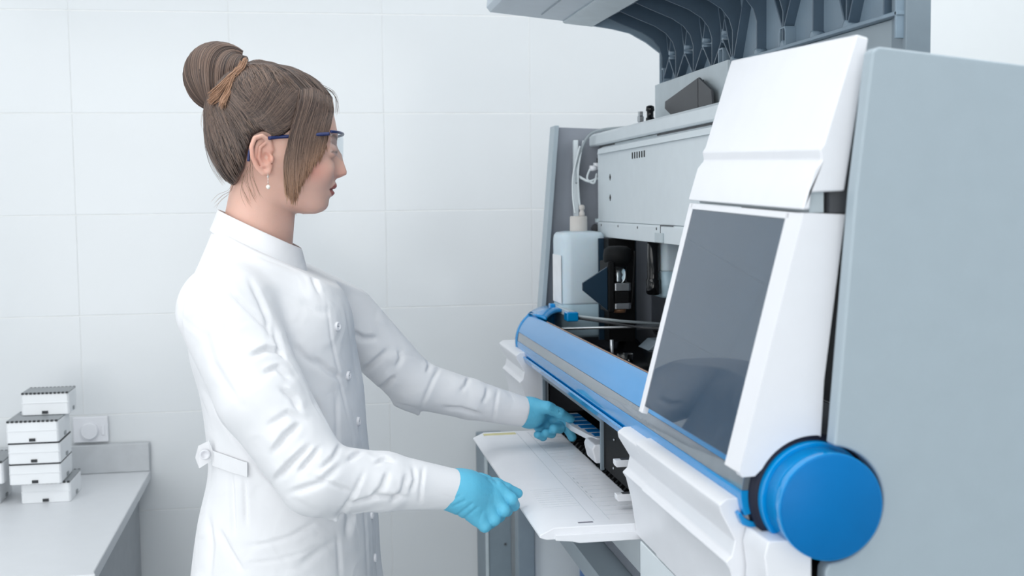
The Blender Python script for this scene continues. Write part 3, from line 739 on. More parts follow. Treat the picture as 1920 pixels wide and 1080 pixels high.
def row_f(p, Z, T, n=2.2, front_n=None):
    z = p[:, 2]; zc = np.clip(z, Z[0], Z[-1])
    xf, xb, w_ = cub(zc, Z, T[:, 0]), cub(zc, Z, T[:, 1]), cub(zc, Z, T[:, 2])
    a = np.maximum((xf - xb) / 2, .004); w_ = np.maximum(w_, .004); u = p[:, 0] - (xf + xb) / 2; v = p[:, 1] - PY
    return u, v, a, w_, z - zc
def head_f(p):
    q = p.copy()
    y = p[:, 1] - PY; z = p[:, 2]
    nz = np.interp(z, NZ, NT); sg = np.interp(z, [W(640, 335)[2], W(640, 322)[2], W(640, 303)[2], W(640, 280)[2]], [.0105, .0105, .0085, .0070])
    front = np.clip((p[:, 0] - (-.03)) / .03, 0, 1)
    q[:, 0] = p[:, 0] - front * (nz * np.exp(-(y / sg) ** 2) + np.interp(z, LZ, LT, 0, 0) * np.exp(-(np.abs(y) / .021) ** 3.0))
    u, v, a, w_, dz = row_f(q, HZ, HT)
    n = 2.25
    r = (np.abs(u / a) ** n + np.abs(v / w_) ** n) ** (1 / n) + 1e-9
    rho = np.sqrt(u * u + v * v) + 1e-9
    d2 = rho * (1 - 1 / r); d2 = np.maximum(d2, -.03)
    d = np.where(dz == 0, d2, np.sqrt(np.maximum(d2, 0) ** 2 + dz * dz))
    d = np.where((dz != 0) & (d2 < 0), np.abs(dz), d)
    # neck
    nk = cone(p, W(500, 318), W(478, 475), .047, .055)
    d = smin(d, nk, .016)
    tr = cone(p, W(478, 475) + np.array([0, -.06, -.045]), W(478, 475) + np.array([.01, .06, -.045]), .035, .035)
    d = smin(d, tr, .02)
    ya = np.abs(y)
    pm = np.stack([p[:, 0], ya, p[:, 2]], 1)
    def L(px, py, l): a_ = W(px, py); return np.array([a_[0], l, a_[2]])
    d = smin(d, ell(pm, L(619, 326, .0125), (.0085, .006, .0065)), .006)      # nostril wings
    d = smin(d, ell(pm, L(597, 318, .038), (.022, .017, .018)), .02)          # cheekbones
    d = smax(d, -ell(pm, L(632, 334, .0065), (.0055, .0028, .003)), .002)     # nostrils
    d = smax(d, -ell(pm, L(627, 285, .032), (.0125, .0165, .0115)), .008)     # sockets
    d = smin(d, ell(pm, L(616, 285, .032), (.0130, .0150, .0118)), .003)      # lids over the ball
    # ears
    plate = ell(pm, L(497, 292, .0745), (.0125, .0036, .0245))
    e = smin(plate, chain(pm, [L(513, 286, .073), L(509, 269, .078), L(496, 260.5, .083), L(483, 265, .087), L(477, 281, .088), L(479, 300, .086), L(487, 317, .081), L(497, 327, .077), L(506, 326, .0745), L(511, 314, .073)],
                              [.0030, .0033, .0034, .0034, .0032, .0031, .0034, .0042, .0045, .003]), .003)
    e = smin(e, chain(pm, [L(503, 272, .0785), L(492, 281, .081), L(489, 300, .080), L(496, 313, .077), L(505, 314, .076)], [.0022, .0027, .0027, .0026, .0024]), .003)
    e = smax(e, -ell(pm, L(503, 299, .080), (.0062, .0065, .0085)), .002)
    e = smin(e, ell(pm, L(513, 302, .076), (.0032, .004, .0055)), .003)
    d = smin(d, e, .004)
    return d
hv, hq = surfnet(head_f, (-.19, PY - .125, 1.345), (.07, PY + .125, 1.70), .0021)
hv = refine(head_f, hv, 1)
pp = proj(hv); yl = np.abs(hv[:, 1] - PY)
base = np.tile(np.array(lin((226, 184, 168))), (len(hv), 1))
def blend(base, wgt, rgb): return base * (1 - wgt[:, None]) + np.array(lin(rgb)) * wgt[:, None]
def gs(px, py, sx, sy): return np.exp(-((pp[:, 0] - px) / sx) ** 2 - ((pp[:, 1] - py) / sy) ** 2)
zz = hv[:, 2]; fx = hv[:, 0]
ct = W(590, 322)
base = blend(base, .40 * np.exp(-((fx - ct[0]) / .02) ** 2 - ((zz - ct[2]) / .016) ** 2), (214, 120, 108))
zl0, zl1, zc_ = W(630, 342)[2], W(630, 369)[2], W(630, 355.3)[2]
ml = np.clip(1 - (yl / .0235) ** 2, 0, 1)                      # lips taper towards the corners
up = (zz < zc_ + (zl0 - zc_) * ml ** .6) & (zz > zc_ - (zc_ - zl1) * ml ** .6) & (fx > W(608, 355)[0]) & (yl < .0235)
base = blend(base, up * .95, (164, 88, 84))
slit = np.exp(-((zz - zc_ - .0) / .0011) ** 2) * (fx > W(608, 355)[0]) * (yl < .025)
base = blend(base, slit * .75, (98, 44, 44))
nose = np.exp(-((zz - W(640, 326)[2]) / .008) ** 2) * (fx > W(625, 325)[0])
base = blend(base, nose * .22, (214, 130, 118))
ear = (yl > .074) * 1.0 * np.exp(-((zz - W(495, 298)[2]) / .022) ** 2)
base = blend(base, ear * .35, (222, 140, 120))
brow = np.exp(-((zz - W(625, 258)[2] - .15 * (yl - .025)) / .0028) ** 2) * (yl > .012) * (yl < .05) * (fx > W(600, 258)[0])
base = blend(base, brow * .75, (96, 74, 62))
lid = np.exp(-((zz - W(620, 287)[2]) / .0013) ** 2) * (yl > .018) * (yl < .046) * (fx > W(605, 285)[0])
base = blend(base, lid * .85, (58, 42, 40))
body = mk('body', hv, hq, SKIN, person, base)

# ---------------------------------------------------------------- hair
crow = [(124, 512, 462, 22), (130, 545, 440, 45), (140, 571, 418, 59), (150, 588, 405, 68), (165, 605, 394, 75), (185, 620.5, 388, 79.5), (210, 624, 385, 82), (235, 620, 385, 82.5), (262, 612, 387, 81), (280, 600, 391, 79),
        (300, 590, 400, 76), (320, 575, 412, 72), (335, 560, 423, 67), (350, 540, 438, 60), (364, 520, 455, 48)]
cz = []
for py, xf, xb, hw in crow:
    a, b = W(xf, py), W(xb, py); cz.append((a[2], a[0], b[0], hw / 1000))
CZ_, CT = smooth_table(cz)
fpoly = [(626, 187), (606, 200), (572, 222), (548, 250), (528, 264), (515, 256), (495, 252), (479, 259), (470, 285), (463, 318), (446, 345), (430, 362), (430, 460), (720, 460), (720, 187)]
fpw = [(W(a, b)[0], W(a, b)[2]) for a, b in fpoly]
def sdpoly(x, z, pts):
    d = np.full(len(x), 1e9); ins = np.zeros(len(x), bool); n = len(pts)
    for i in range(n):
        ax, az = pts[i]; bx_, bz = pts[(i + 1) % n]
        ex, ez = bx_ - ax, bz - az
        t = np.clip(((x - ax) * ex + (z - az) * ez) / (ex * ex + ez * ez), 0, 1)
        d = np.minimum(d, (x - ax - t * ex) ** 2 + (z - az - t * ez) ** 2)
        c = ((az > z) != (bz > z)) & (x < (bx_ - ax) * (z - az) / (bz - az + 1e-12) + ax)
        ins ^= c
    d = np.sqrt(d); return np.where(ins, -d, d)
def cap_f(p):
    u, v, a, w_, dz = row_f(p, CZ_, CT)
    n = 2.15
    r = (np.abs(u / a) ** n + np.abs(v / w_) ** n) ** (1 / n) + 1e-9
    rho = np.sqrt(u * u + v * v) + 1e-9
    d2 = np.maximum(rho * (1 - 1 / r), -.03)
    d = np.where(dz == 0, d2, np.sqrt(np.maximum(d2, 0) ** 2 + dz * dz)); d = np.where((dz != 0) & (d2 < 0), np.abs(dz), d)
    return d
def cap_cut(p): return smax(cap_f(p), -sdpoly(p[:, 0], p[:, 2], fpw), .006)
cv, cq = surfnet(cap_cut, (-.18, PY - .1, 1.47), (.06, PY + .1, 1.72), .003)
cv = lap(cv, cq, 2)
rs = np.random.RandomState(3)
HB = np.array(lin((74, 61, 57))); HL = np.array(lin((146, 122, 108))); HD = np.array(lin((52, 42, 40))); BL = np.array(lin((206, 160, 128)))
hair = mk('hair', cv, cq, HAIR, person, np.tile(HB * .8, (len(cv), 1)))
def strands(paths, radii, cols, name, parent, k=3):
    """paths: (N, M, 3) points of N strands; radii (N, M); cols (N, M, 3): one mesh of thin tapering tubes"""
    N, M, _ = paths.shape
    d = np.gradient(paths, axis=1); d /= np.linalg.norm(d, axis=2, keepdims=True) + 1e-9
    ref = np.array([.1, -.9, .3]); s1 = np.cross(d, ref); s1 /= np.linalg.norm(s1, axis=2, keepdims=True) + 1e-9; s2 = np.cross(d, s1)
    ang = np.arange(k) * 2 * np.pi / k
    V = paths[:, :, None] + radii[:, :, None, None] * (np.cos(ang)[None, None, :, None] * s1[:, :, None] + np.sin(ang)[None, None, :, None] * s2[:, :, None])
    V = V.reshape(-1, 3)
    i, j, c = np.meshgrid(np.arange(N), np.arange(M - 1), np.arange(k), indexing='ij')
    b = (i * M + j) * k; c2 = (c + 1) % k
    Fq = np.stack([b + c, b + c2, b + k + c2, b + k + c], -1).reshape(-1, 4)
    col = np.repeat(cols.reshape(-1, 3), k, 0)
    return mk(name, V, Fq, HAIR, parent, col)
def bezpath(ctrl, M):
    """ctrl (N, K, 3) -> Catmull-Rom resample (N, M, 3)"""
    N, K, _ = ctrl.shape; t = np.linspace(0, K - 1, M); j = np.minimum(t.astype(int), K - 2); u = (t - j)[None, :, None]
    g = lambda q: ctrl[:, np.clip(q, 0, K - 1)]
    p0, p1, p2, p3 = g(j - 1), g(j), g(j + 1), g(j + 2)
    return .5 * (2 * p1 + (p2 - p0) * u + (2 * p0 - 5 * p1 + 4 * p2 - p3) * u**2 + (3 * p1 - p0 - 3 * p2 + p3) * u**3)
def tint(N, M, lo=.0, hi=1.0, tips=None):
    t = rs.rand(N, 1) ** 1.3
    c = HD[None] * (1 - t) + HL[None] * t
    c = c * .8 + HB[None] * .2
    c = np.repeat(c[:, None], M, 1)
    if tips is not None:
        s = (np.linspace(0, 1, M)[None, :, None] ** 4.5) * tips
        c = c * (1 - s) + BL * s
    return c
# combed-back strands: from the hairline up and back into the bun
from mathutils.bvhtree import BVHTree
uv_, uq_ = surfnet(cap_f, (-.18, PY - .1, 1.44), (.06, PY + .1, 1.73), .004)
uv_ = lap(uv_, uq_, 6); cbvh = BVHTree.FromPolygons(uv_.tolist(), uq_.tolist())
def onto(fl, off):
    out = np.empty_like(fl)
    for i_, (p_, o_) in enumerate(zip(fl.tolist(), off.tolist())):
        l_, n_, _, _ = cbvh.find_nearest(p_); out[i_] = l_ + n_ * o_
    return out
N, M = 3400, 18
edge = np.array([(470, 126), (520, 128), (560, 142), (600, 168), (624, 188), (606, 200), (572, 222), (548, 249), (528, 263), (512, 254), (495, 251), (479, 258), (470, 285), (463, 318), (447, 345), (437, 353), (423, 337)], float)
t = rs.rand(N) ** .95 * (len(edge) - 1); j = np.minimum(t.astype(int), len(edge) - 2); u = (t - j)[:, None]
e0 = edge[j] * (1 - u) + edge[j + 1] * u
side = np.where(rs.rand(N) < .8, -1, 1)
A3 = np.array([W(a, b) for a, b in e0]); 
in_ = rs.rand(N) * .45                                     # some begin higher up
B3 = np.tile(W(440, 150), (N, 1)) + rs.randn(N, 3) * [.006, .006, .006]
tt = np.linspace(0, 1, M)[None, :, None] * (1 - in_[:, None, None]) + in_[:, None, None]
lat0 = cub(np.clip(A3[:, 2], CZ_[0], CZ_[-1]), CZ_, CT[:, 2]) * np.where(t > 14, np.clip((16.2 - t) / 2.2, .05, 1), 1) * np.where(t < 4, rs.rand(N) * .55, np.where(t < 5, .35 + .55 * (t - 4), .96))
A3[:, 1] = PY + side * lat0
B3[:, 1] = PY + side * np.abs(rs.randn(N)) * .008
pth = A3[:, None] * (1 - tt) + B3[:, None] * tt
bul = np.sin(np.pi * tt[..., 0])
pth[..., 2] += .010 * bul * (t[:, None] < 9) * (t[:, None] > 4)
flat = pth.reshape(-1, 3)
off = np.repeat(rs.rand(N) * .0022, M) + .0004
flat = onto(flat, off); pth = flat.reshape(N, M, 3)
pth[:, 1:-1] = (pth[:, :-2] + pth[:, 1:-1] * 2 + pth[:, 2:]) / 4
pth = onto(pth.reshape(-1, 3), off).reshape(N, M, 3)
rad = (.00055 + .0004 * rs.rand(N, 1)) * np.ones((1, M)); rad[:, 0] *= .3
cols = tint(N, M)
strands(pth, rad, cols, 'hair_strands', hair)['kind'] = 'stuff'
# fringe curtain swept from the parting down before the ear
def near_y(x, z, f, off, side=-1, fallback=.045):
    y = np.full(len(x), .13); 
    for _ in range(26):
        d = f(np.stack([x, PY + side * y, z], 1)) - off
        y = y - np.clip(d, -.01, .05) * .85
    return np.where(y < .012, fallback, y)
def hf2(p): return np.minimum(head_f(p), cap_f(np.stack([p[:, 0], p[:, 1], np.maximum(p[:, 2], W(600, 255)[2])], 1)))
def fringe(N, side, dl, seed):
    r_ = np.random.RandomState(seed); s = r_.rand(N) ** .9
    S = np.array([0, .25, .5, .75, 1.0])
    def cv_(vals): return np.stack([np.interp(s, S, [v[0] for v in vals]), np.interp(s, S, [v[1] for v in vals])], 1)
    st = cv_([(566, 150), (580, 156), (594, 164), (607, 174), (621, 186)])
    m1 = cv_([(562, 200), (578, 196), (597, 198), (611, 206), (623, 213)])
    m2 = cv_([(548, 258), (562, 248), (584, 241), (603, 240), (617, 240)])
    m3 = cv_([(537, 312), (553, 310), (574, 290), (594, 276), (611, 264)])
    en = cv_([(538, 372), (553, 388 + dl), (566, 352 + dl), (583, 322), (606, 290)])
    lenj = (r_.rand(N) ** 1.4 * (.75 - .35 * s))[:, None]
    en = en + (m3 - en) * lenj + r_.randn(N, 2) * [2.2, 3]
    ctrl = np.stack([st, m1, m2, m3, en], 1) + r_.randn(N, 5, 2) * 1.3
    c3 = np.zeros((N, 5, 3))
    for a in range(5): c3[:, a] = np.array([W(q[0], q[1]) for q in ctrl[:, a]])
    Mf = 20; pt = bezpath(c3, Mf); fl = pt.reshape(-1, 3)
    off = np.repeat(r_.rand(N) * .0045, Mf) + np.tile(np.interp(np.linspace(0, 1, Mf), [0, .35, .5, 1], [.0012, .003, .0065, .007]), N)
    y = near_y(fl[:, 0], fl[:, 2], hf2, off, side)
    y = y.reshape(N, Mf)
    y[:, 0] = np.minimum(y[:, 0], .012)
    for _ in range(3): y[:, 1:-1] = (y[:, :-2] + y[:, 1:-1] * 1.2 + y[:, 2:]) / 3.2
    pt[..., 1] = PY + side * y
    rd = (.0006 + .0004 * r_.rand(N, 1)) * np.linspace(1, 1, Mf)[None]; rd[:, -3:] *= np.array([.8, .5, .15])
    tips = .85 * (.5 + .5 * r_.rand(N, 1, 1))
    c = tint(N, Mf, tips=tips)
    return strands(pt, rd, c, 'fringe', hair)
# side sweep that runs from the parting down and back over the ear
N = 1500; Ms = 18
s = rs.rand(N)
def lp(a, b, q): return np.array(a)[None] * (1 - q[:, None]) + np.array(b)[None] * q[:, None]
st = lp((500, 127), (618, 183), s); m1 = lp((487, 160), (590, 200), s); m2 = lp((472, 195), (556, 234), s); en = lp((455, 212), (520, 259), s); e5 = lp((446, 190), (484, 238), s)
en = en + (m2 - en) * (rs.rand(N, 1) ** 1.5 * .8)
ctrl = np.stack([st, m1, m2, en, en + (e5 - en) * rs.rand(N, 1)], 1) + rs.randn(N, 5, 2) * 1.5
c3 = np.array([[W(q[0], q[1]) for q in r_] for r_ in ctrl]); pt = bezpath(c3, Ms); fl = pt.reshape(-1, 3)
offs = np.repeat(rs.rand(N) * .0016, Ms) + np.tile(np.linspace(.0022, .0004, Ms), N)
yy_ = near_y(fl[:, 0], fl[:, 2], cap_f, offs).reshape(N, Ms); yy_[:, 0] = np.minimum(yy_[:, 0], .015)
for _ in range(3): yy_[:, 1:-1] = (yy_[:, :-2] + yy_[:, 1:-1] + yy_[:, 2:]) / 3
for sd_ in (-1, 1):
    q_ = pt.copy(); q_[..., 1] = PY + sd_ * yy_
    rd = (.0005 + .0004 * rs.rand(N, 1)) * np.ones((1, Ms)); rd[:, -2:] *= np.array([.6, .2])
    strands(q_, rd, tint(N, Ms), 'side_sweep', hair)['kind'] = 'stuff'
fr1 = fringe(1500, -1, 0, 5); fr1['kind'] = 'stuff'
fr2 = fringe(600, 1, 18, 6); fr2['kind'] = 'stuff'
# bun
bc = W(408, 144); br = np.array([.0445, .043, .0465])
def bun_f(p):
    d = ell(p, bc, br); d = smin(d, ell(p, W(430, 140), (.030, .030, .034)), .012); return d
bv, bq = surfnet(bun_f, bc - .07, bc + .07, .003)
bun = mk('hair_bun', bv, bq, HAIR, person, np.tile(HB * .7, (len(bv), 1)))
N = 1300; M = 22
p1 = W(458, 112); p2 = W(398, 198)
ax = (p2 - p1); L_ = np.linalg.norm(ax); ax /= L_
e1 = np.cross(ax, [0, 1, 0]); e1 /= np.linalg.norm(e1); e2 = np.cross(ax, e1)
if e1[0] > 0: e1 = -e1
phi = rs.rand(N) * 2 * np.pi; tw = .9
th = np.linspace(.06, .94, M)[None] * np.pi
ph = phi[:, None] + tw * (th - np.pi / 2) * .6 + .08 * rs.randn(N, 1)
mid = (p1 + p2) / 2
pt = mid[None, None] - np.cos(th)[..., None] * ax * L_ / 2 + np.sin(th)[..., None] * (np.cos(ph)[..., None] * e1 + np.sin(ph)[..., None] * e2) * .05
fl = pt.reshape(-1, 3); lump = .0022 * np.sin(ph * 4.0 + 1.3)
off = (np.repeat(rs.rand(N) * .002, M).reshape(N, M) + lump).ravel() + .001
for _ in range(4):
    g = grad(bun_f, fl); fl = fl - g * (bun_f(fl) - off)[:, None]
strands(fl.reshape(N, M, 3), (.0006 + .0004 * rs.rand(N, 1)) * np.ones((1, M)), tint(N, M) * 1.08, 'bun_strands', bun)['kind'] = 'stuff'
def loose(list_px, n, spread, rad_, name, parent, tips=.9, base_t=None, y0=-.02, jit=1.5, seed=9):
    r_ = np.random.RandomState(seed); out = []
    for ctrl in list_px:
        for _ in range(n):
            o_ = r_.randn(2) * spread
            q = np.array([W(a + o_[0] * (.3 + .7 * i / len(ctrl)) + r_.randn() * jit, b + o_[1] * (.3 + .7 * i / len(ctrl))) + [0, l + r_.randn() * .002, 0] for i, (a, b, l) in enumerate(ctrl)])
            out.append(q)
    c3 = np.array(out); Ml = 16; pt = bezpath(c3, Ml)
    rd = np.full((len(out), Ml), rad_); rd[:, -3:] *= np.array([.8, .5, .2])
    c = tint(len(out), Ml, tips=tips * np.ones((len(out), 1, 1)))
    if base_t is not None: c = c * .25 + np.array(base_t) * .75
    return strands(pt, rd, c, name, parent)
tf = loose([[(462, 118, -.045), (455, 136, -.056), (441, 150, -.062), (422, 170, -.062), (402, 186, -.056)], [(452, 136, -.056), (442, 153, -.063), (438, 172, -.066), (428, 194, -.070), (424, 204, -.071)],
            [(458, 124, -.050), (446, 148, -.061), (432, 165, -.063), (412, 190, -.058), (402, 196, -.056)]], 75, 4.5, .00075, 'tail_tips', bun, .3, BL * .8, seed=4)
tf['kind'] = 'stuff'
tb_ = MB(); c0 = W(441, 152) + np.array([0, -.062, 0])
tb_.tube([c0 + np.array([.0075 * math.cos(a) * .8, -.0035 * math.sin(a) , .0065 * math.cos(a) * .35]) for a in np.linspace(0, 3.14, 12)], .0009, k=6).build('hair_tie', BLACK, bun)
lo_ = loose([[(392, 195, -.01), (384, 208, -.01), (380, 222, -.01), (384, 236, -.01)], [(440, 345, -.03), (432, 360, -.03), (418, 370, -.03), (404, 385, -.03)],
             [(476, 300, -.074), (478, 330, -.070), (486, 355, -.062), (492, 372, -.058)], [(470, 315, -.070), (466, 338, -.064), (474, 360, -.058), (482, 378, -.055)],
             [(462, 330, -.062), (458, 352, -.056), (462, 368, -.052), (470, 386, -.050)]], 5, 4, .0002, 'loose_wisps', hair, .8, BL * .55, seed=8)
lo_['kind'] = 'stuff'
fz = loose([[(500, 126, -.01), (540, 126, -.01), (575, 140, -.01), (600, 158, -.01)], [(385, 240, -.01), (386, 275, -.01), (400, 312, -.01), (420, 345, -.01)], [(600, 160, -.005), (622, 172, -.005), (630, 190, -.008), (631, 215, -.01)]], 8, 3, .00022, 'loose_wisps', hair, .3, seed=18)
fz['kind'] = 'stuff'

# ---------------------------------------------------------------- eyes, glasses, earrings
for s_ in (-1, 1):
    ce = W(604.5, 285) + np.array([0, s_ * .032, 0])
    eb = MB().lathe([(.0115 * math.sin(a), -.0115 * math.cos(a)) for a in np.linspace(.01, 3.13, 14)], tuple(ce), 'x', k=24).build('eyeball', mat('eye_white', (236, 232, 230), .1), person)
    MB().lathe([(.0001, .0122), (.0025, .0121), (.0052, .0112)], tuple(ce), 'x', k=20).build('iris', mat('iris_brown', (70, 52, 44), .1), eb)
gl = MB()
zt, zb = W(640, 254)[2], W(640, 304)[2]; xs, xc2 = W(617, 256)[0], W(642, 256)[0]
def gcurve(a): return xs + (xc2 - xs) * math.cos(a) ** 1.2, PY + .073 * math.sin(a)
angs = np.linspace(-math.radians(88), math.radians(88), 41)
rows_ = []
for i, a in enumerate(angs):
    x, y = gcurve(a); bot = zb + (.012 * abs(math.sin(a)) ** 3) + .012 * math.exp(-(a / .16) ** 2)
    rows_.append([(x, y, zt), (x + .0006, y, (zt * 2 + bot) / 3), (x + .0002, y, (zt + 2 * bot) / 3), (x - .001, y, bot)])
vs = [p for r_ in rows_ for p in r_]
fs = [(i * 4 + j, (i + 1) * 4 + j, (i + 1) * 4 + j + 1, i * 4 + j + 1) for i in range(40) for j in range(3)]
gls = MB().tube([(gcurve(a)[0] + .0008, gcurve(a)[1], zt + .0015) for a in angs], .0022, k=8).build('safety_glasses', NAVYP, person)
lo2 = MB().add(vs, fs, True).build('lens', LENS, gls); so2 = lo2.modifiers.new('solid', 'SOLIDIFY'); so2.thickness = .0012
for s_ in (-1, 1):
    tx = [(617, 256), (600, 257), (575, 259), (545, 261), (525, 262.5), (508, 265)]
    ty = near_y(np.array([W(*q)[0] for q in tx]), np.array([W(*q)[2] for q in tx]), head_f, .0028, s_)
    pts = [(W(*q)[0], s_ * float(max(v, .071))) for q, v in zip(tx, ty)]
    z_ = [W(*q)[2] for q in tx]
    b = MB(); pr = []
    b.tube(bez([(p[0], PY + p[1], q) for p, q in zip(pts, z_)], 20), .0026, k=8).build('temple', NAVYP, gls)
    MB().tube(bez([(W(506, 266)[0], PY + s_ * .080, W(506, 266)[2]), (W(488, 262)[0], PY + s_ * .077, W(488, 262)[2]), (W(474, 285)[0], PY + s_ * .0765, W(474, 285)[2]), (W(471, 306)[0], PY + s_ * .077, W(471, 306)[2])], 16), .0021, k=8).build('temple_tip', NAVYP, gls)
    lb = W(506, 327); yy = PY + s_ * .0815
    er = MB().lathe([(.0032 * math.sin(a), -.0032 * math.cos(a)) for a in np.linspace(.01, 3.13, 14)], (lb[0], yy, W(506, 352)[2]), 'z', k=24).build('earring_pearl', PEARL, person)
    MB().tube([(lb[0], yy, W(506, 328)[2]), (lb[0], yy, W(506, 350)[2])], .00045, k=6).build('earring_wire', SILVER, er)
    MB().lathe([(.0004, 0), (.0022, .0022), (.0004, .0046)], (lb[0], yy, W(506, 336)[2]), 'z', k=8, smooth=False).build('earring_stone', SILVER, er)
    MB().lathe([(.0004, 0), (.0012, .0008), (.0004, .002)], (lb[0], yy, W(506, 345)[2]), 'z', k=8, smooth=False).build('earring_bead', SILVER, er)

# ---------------------------------------------------------------- lab coat
TH0 = math.radians(15)
trow = [(.58, -.055, .185, .225), (.68, -.055, .175, .22), (.78, -.055, .162, .21), (.898, -.0545, .1425, .195), (1.009, -.0485, .1315, .178), (1.094, -.045, .118, .153), (1.13, -.0475, .1175, .148), (1.20, -.053, .119, .152),
        (1.262, -.0645, .1205, .160), (1.328, -.070, .115, .160), (1.37, -.078, .10, .150), (1.40, -.0825, .0835, .120), (1.425, -.0865, .071, .085), (1.45, -.089, .060, .06)]
TZ, TT = smooth_table(trow)
ux, uy = math.cos(TH0), -math.sin(TH0)
def torso_f(p):
    z = p[:, 2]; zc = np.clip(z, TZ[0], TZ[-1]); xc = cub(zc, TZ, TT[:, 0]); hx = cub(zc, TZ, TT[:, 1]); b = cub(zc, TZ, TT[:, 2])
    a = np.sqrt(np.maximum(hx**2 - (b * math.sin(TH0))**2, 1e-4)) / math.cos(TH0)
    dx, dy = p[:, 0] - xc, p[:, 1] - PY
    u = dx * ux + dy * uy; v = -dx * uy + dy * ux
    # soft pleats below the waist
    ang = np.arctan2(v / b, u / a); pl = 1 + .014 * np.clip((1.05 - z) / .25, 0, 1) * np.sin(ang * 9 + 1.0 + 3 * z) + .007 * np.clip((1.05 - z) / .3, 0, 1) * np.sin(ang * 17 + 2)
    a = a * pl; b = b * pl
    n = 2.3
    r = (np.abs(u / a)**n + np.abs(v / b)**n)**(1 / n) + 1e-9; rho = np.sqrt(u * u + v * v) + 1e-9
    d2 = np.maximum(rho * (1 - 1 / r), -.05); dz = z - zc
    d = np.where(dz == 0, d2, np.sqrt(np.maximum(d2, 0)**2 + dz * dz)); return np.where((dz != 0) & (d2 < 0), np.abs(dz), d)
Sn = np.array([-.125, 1.668, 1.335]); En = W(592, 897, 1.60); Cn = W(848, 917, 1.655)
Mn = W(490, 742, 1.628)
Sf = np.array([-.008, 1.992, 1.352]); Ef = W(775, 720, 2.03); Cf = W(979, 772, 2.062)
Gn = W(720, 903, 1.63); Gf = W(880, 748, 2.045)
def coat_f(p):
    d = torso_f(p)
    d = smin(d, ell(p, W(583, 600, 1.77), (.036, .062, .062)), .07)
    d = smin(d, cone(p, (-.085, 1.80, 1.408), Sn + [0, .01, .012], .036, .050), .045)
    d = smin(d, cone(p, (-.075, 1.86, 1.408), Sf + [0, -.01, .012], .036, .050), .045)
    na = smin(cone(p, Sn, Mn, .0665, .0605), cone(p, Mn, En, .0605, .050), .01)
    na = smin(na, cone(p, En, Gn, .0475, .0405), .012)
    na = smin(na, cone(p, Gn, Cn, .0405, .0290), .008)
    na = smin(na, cone(p, W(598, 922, 1.60), W(629, 973, 1.60), .037, .004), .008)
    d = smin(d, na, .016)
    fa = smin(cone(p, Sf, Ef, .058, .043), cone(p, Ef, Gf, .042, .0355), .012)
    fa = smin(fa, cone(p, Gf, Cf, .0355, .0272), .006)
    fa = smin(fa, cone(p, W(768, 745, 2.03), W(784, 776, 2.03), .030, .003), .007)
    d = smin(d, fa, .018)
    # flat cuffs: trim past the wrist
    for c_, g_ in ((Cn, Gn), (Cf, Gf)):
        n_ = (c_ - g_) / np.linalg.norm(c_ - g_)
        pl = (p - c_) @ n_
        nearc = np.linalg.norm(p - c_, axis=1) < .08
        d = np.where(nearc, smax(d, pl - .004, .003), d)
    d = smax(d, p[:, 2] - (1.444 - .50 * (p[:, 0] + .139)), .004)
    d = smax(d, .60 - p[:, 2], .004)
    return d
kv, kq = surfnet(coat_f, (-.27, 1.50, .58), (.40, 2.14, 1.50), .0027)
kv = refine(coat_f, kv, 1)
kn = normals(kv, kq); kp = proj(kv)
def fold(pl, amp, w, side=.6, ymin=0, ymax=9, taper=True):
    """a crease along a polyline given as seen from the lens: groove of depth amp (m), width w (photo px), with a raised lip beside it"""
    global kv
    pl = np.array(pl, float); seg = np.linalg.norm(np.diff(pl, axis=0), axis=1); tot = seg.sum()
    best = np.full(len(kv), 1e9); sgn = np.zeros(len(kv)); pos = np.zeros(len(kv)); acc = 0
    for i in range(len(pl) - 1):
        a, b = pl[i], pl[i + 1]; e = b - a; r_ = kp - a
        t = np.clip((r_ @ e) / (e @ e), 0, 1); dd = r_ - t[:, None] * e; ds = np.linalg.norm(dd, axis=1)
        m = ds < best; best[m] = ds[m]; sgn[m] = np.sign(r_[m, 0] * e[1] - r_[m, 1] * e[0]); pos[m] = (acc + t[m] * seg[i]) / tot; acc += seg[i]
    s = sgn * best
    tp = np.clip(np.minimum(pos, 1 - pos) * 4 + .12, 0, 1) if taper else 1.0
    w = w * .62 if w > 5 else w
    prof = -np.exp(-(s / w)**2) + side * np.exp(-np.maximum(s - 1.6 * w, 0) / (3.0 * w)) * np.clip(s / (1.6 * w), 0, 1) + side * .3 * np.exp(-((s + 2.4 * w) / (1.6 * w))**2)
    vis = np.clip((-kn[:, 1]) * 3, 0, 1) * (kv[:, 1] > ymin) * (kv[:, 1] < ymax)
    kv = kv + kn * (amp * prof * tp * vis)[:, None]
NB, TB, FB = dict(ymax=1.72), dict(ymin=1.60, ymax=1.90), dict(ymin=1.93)
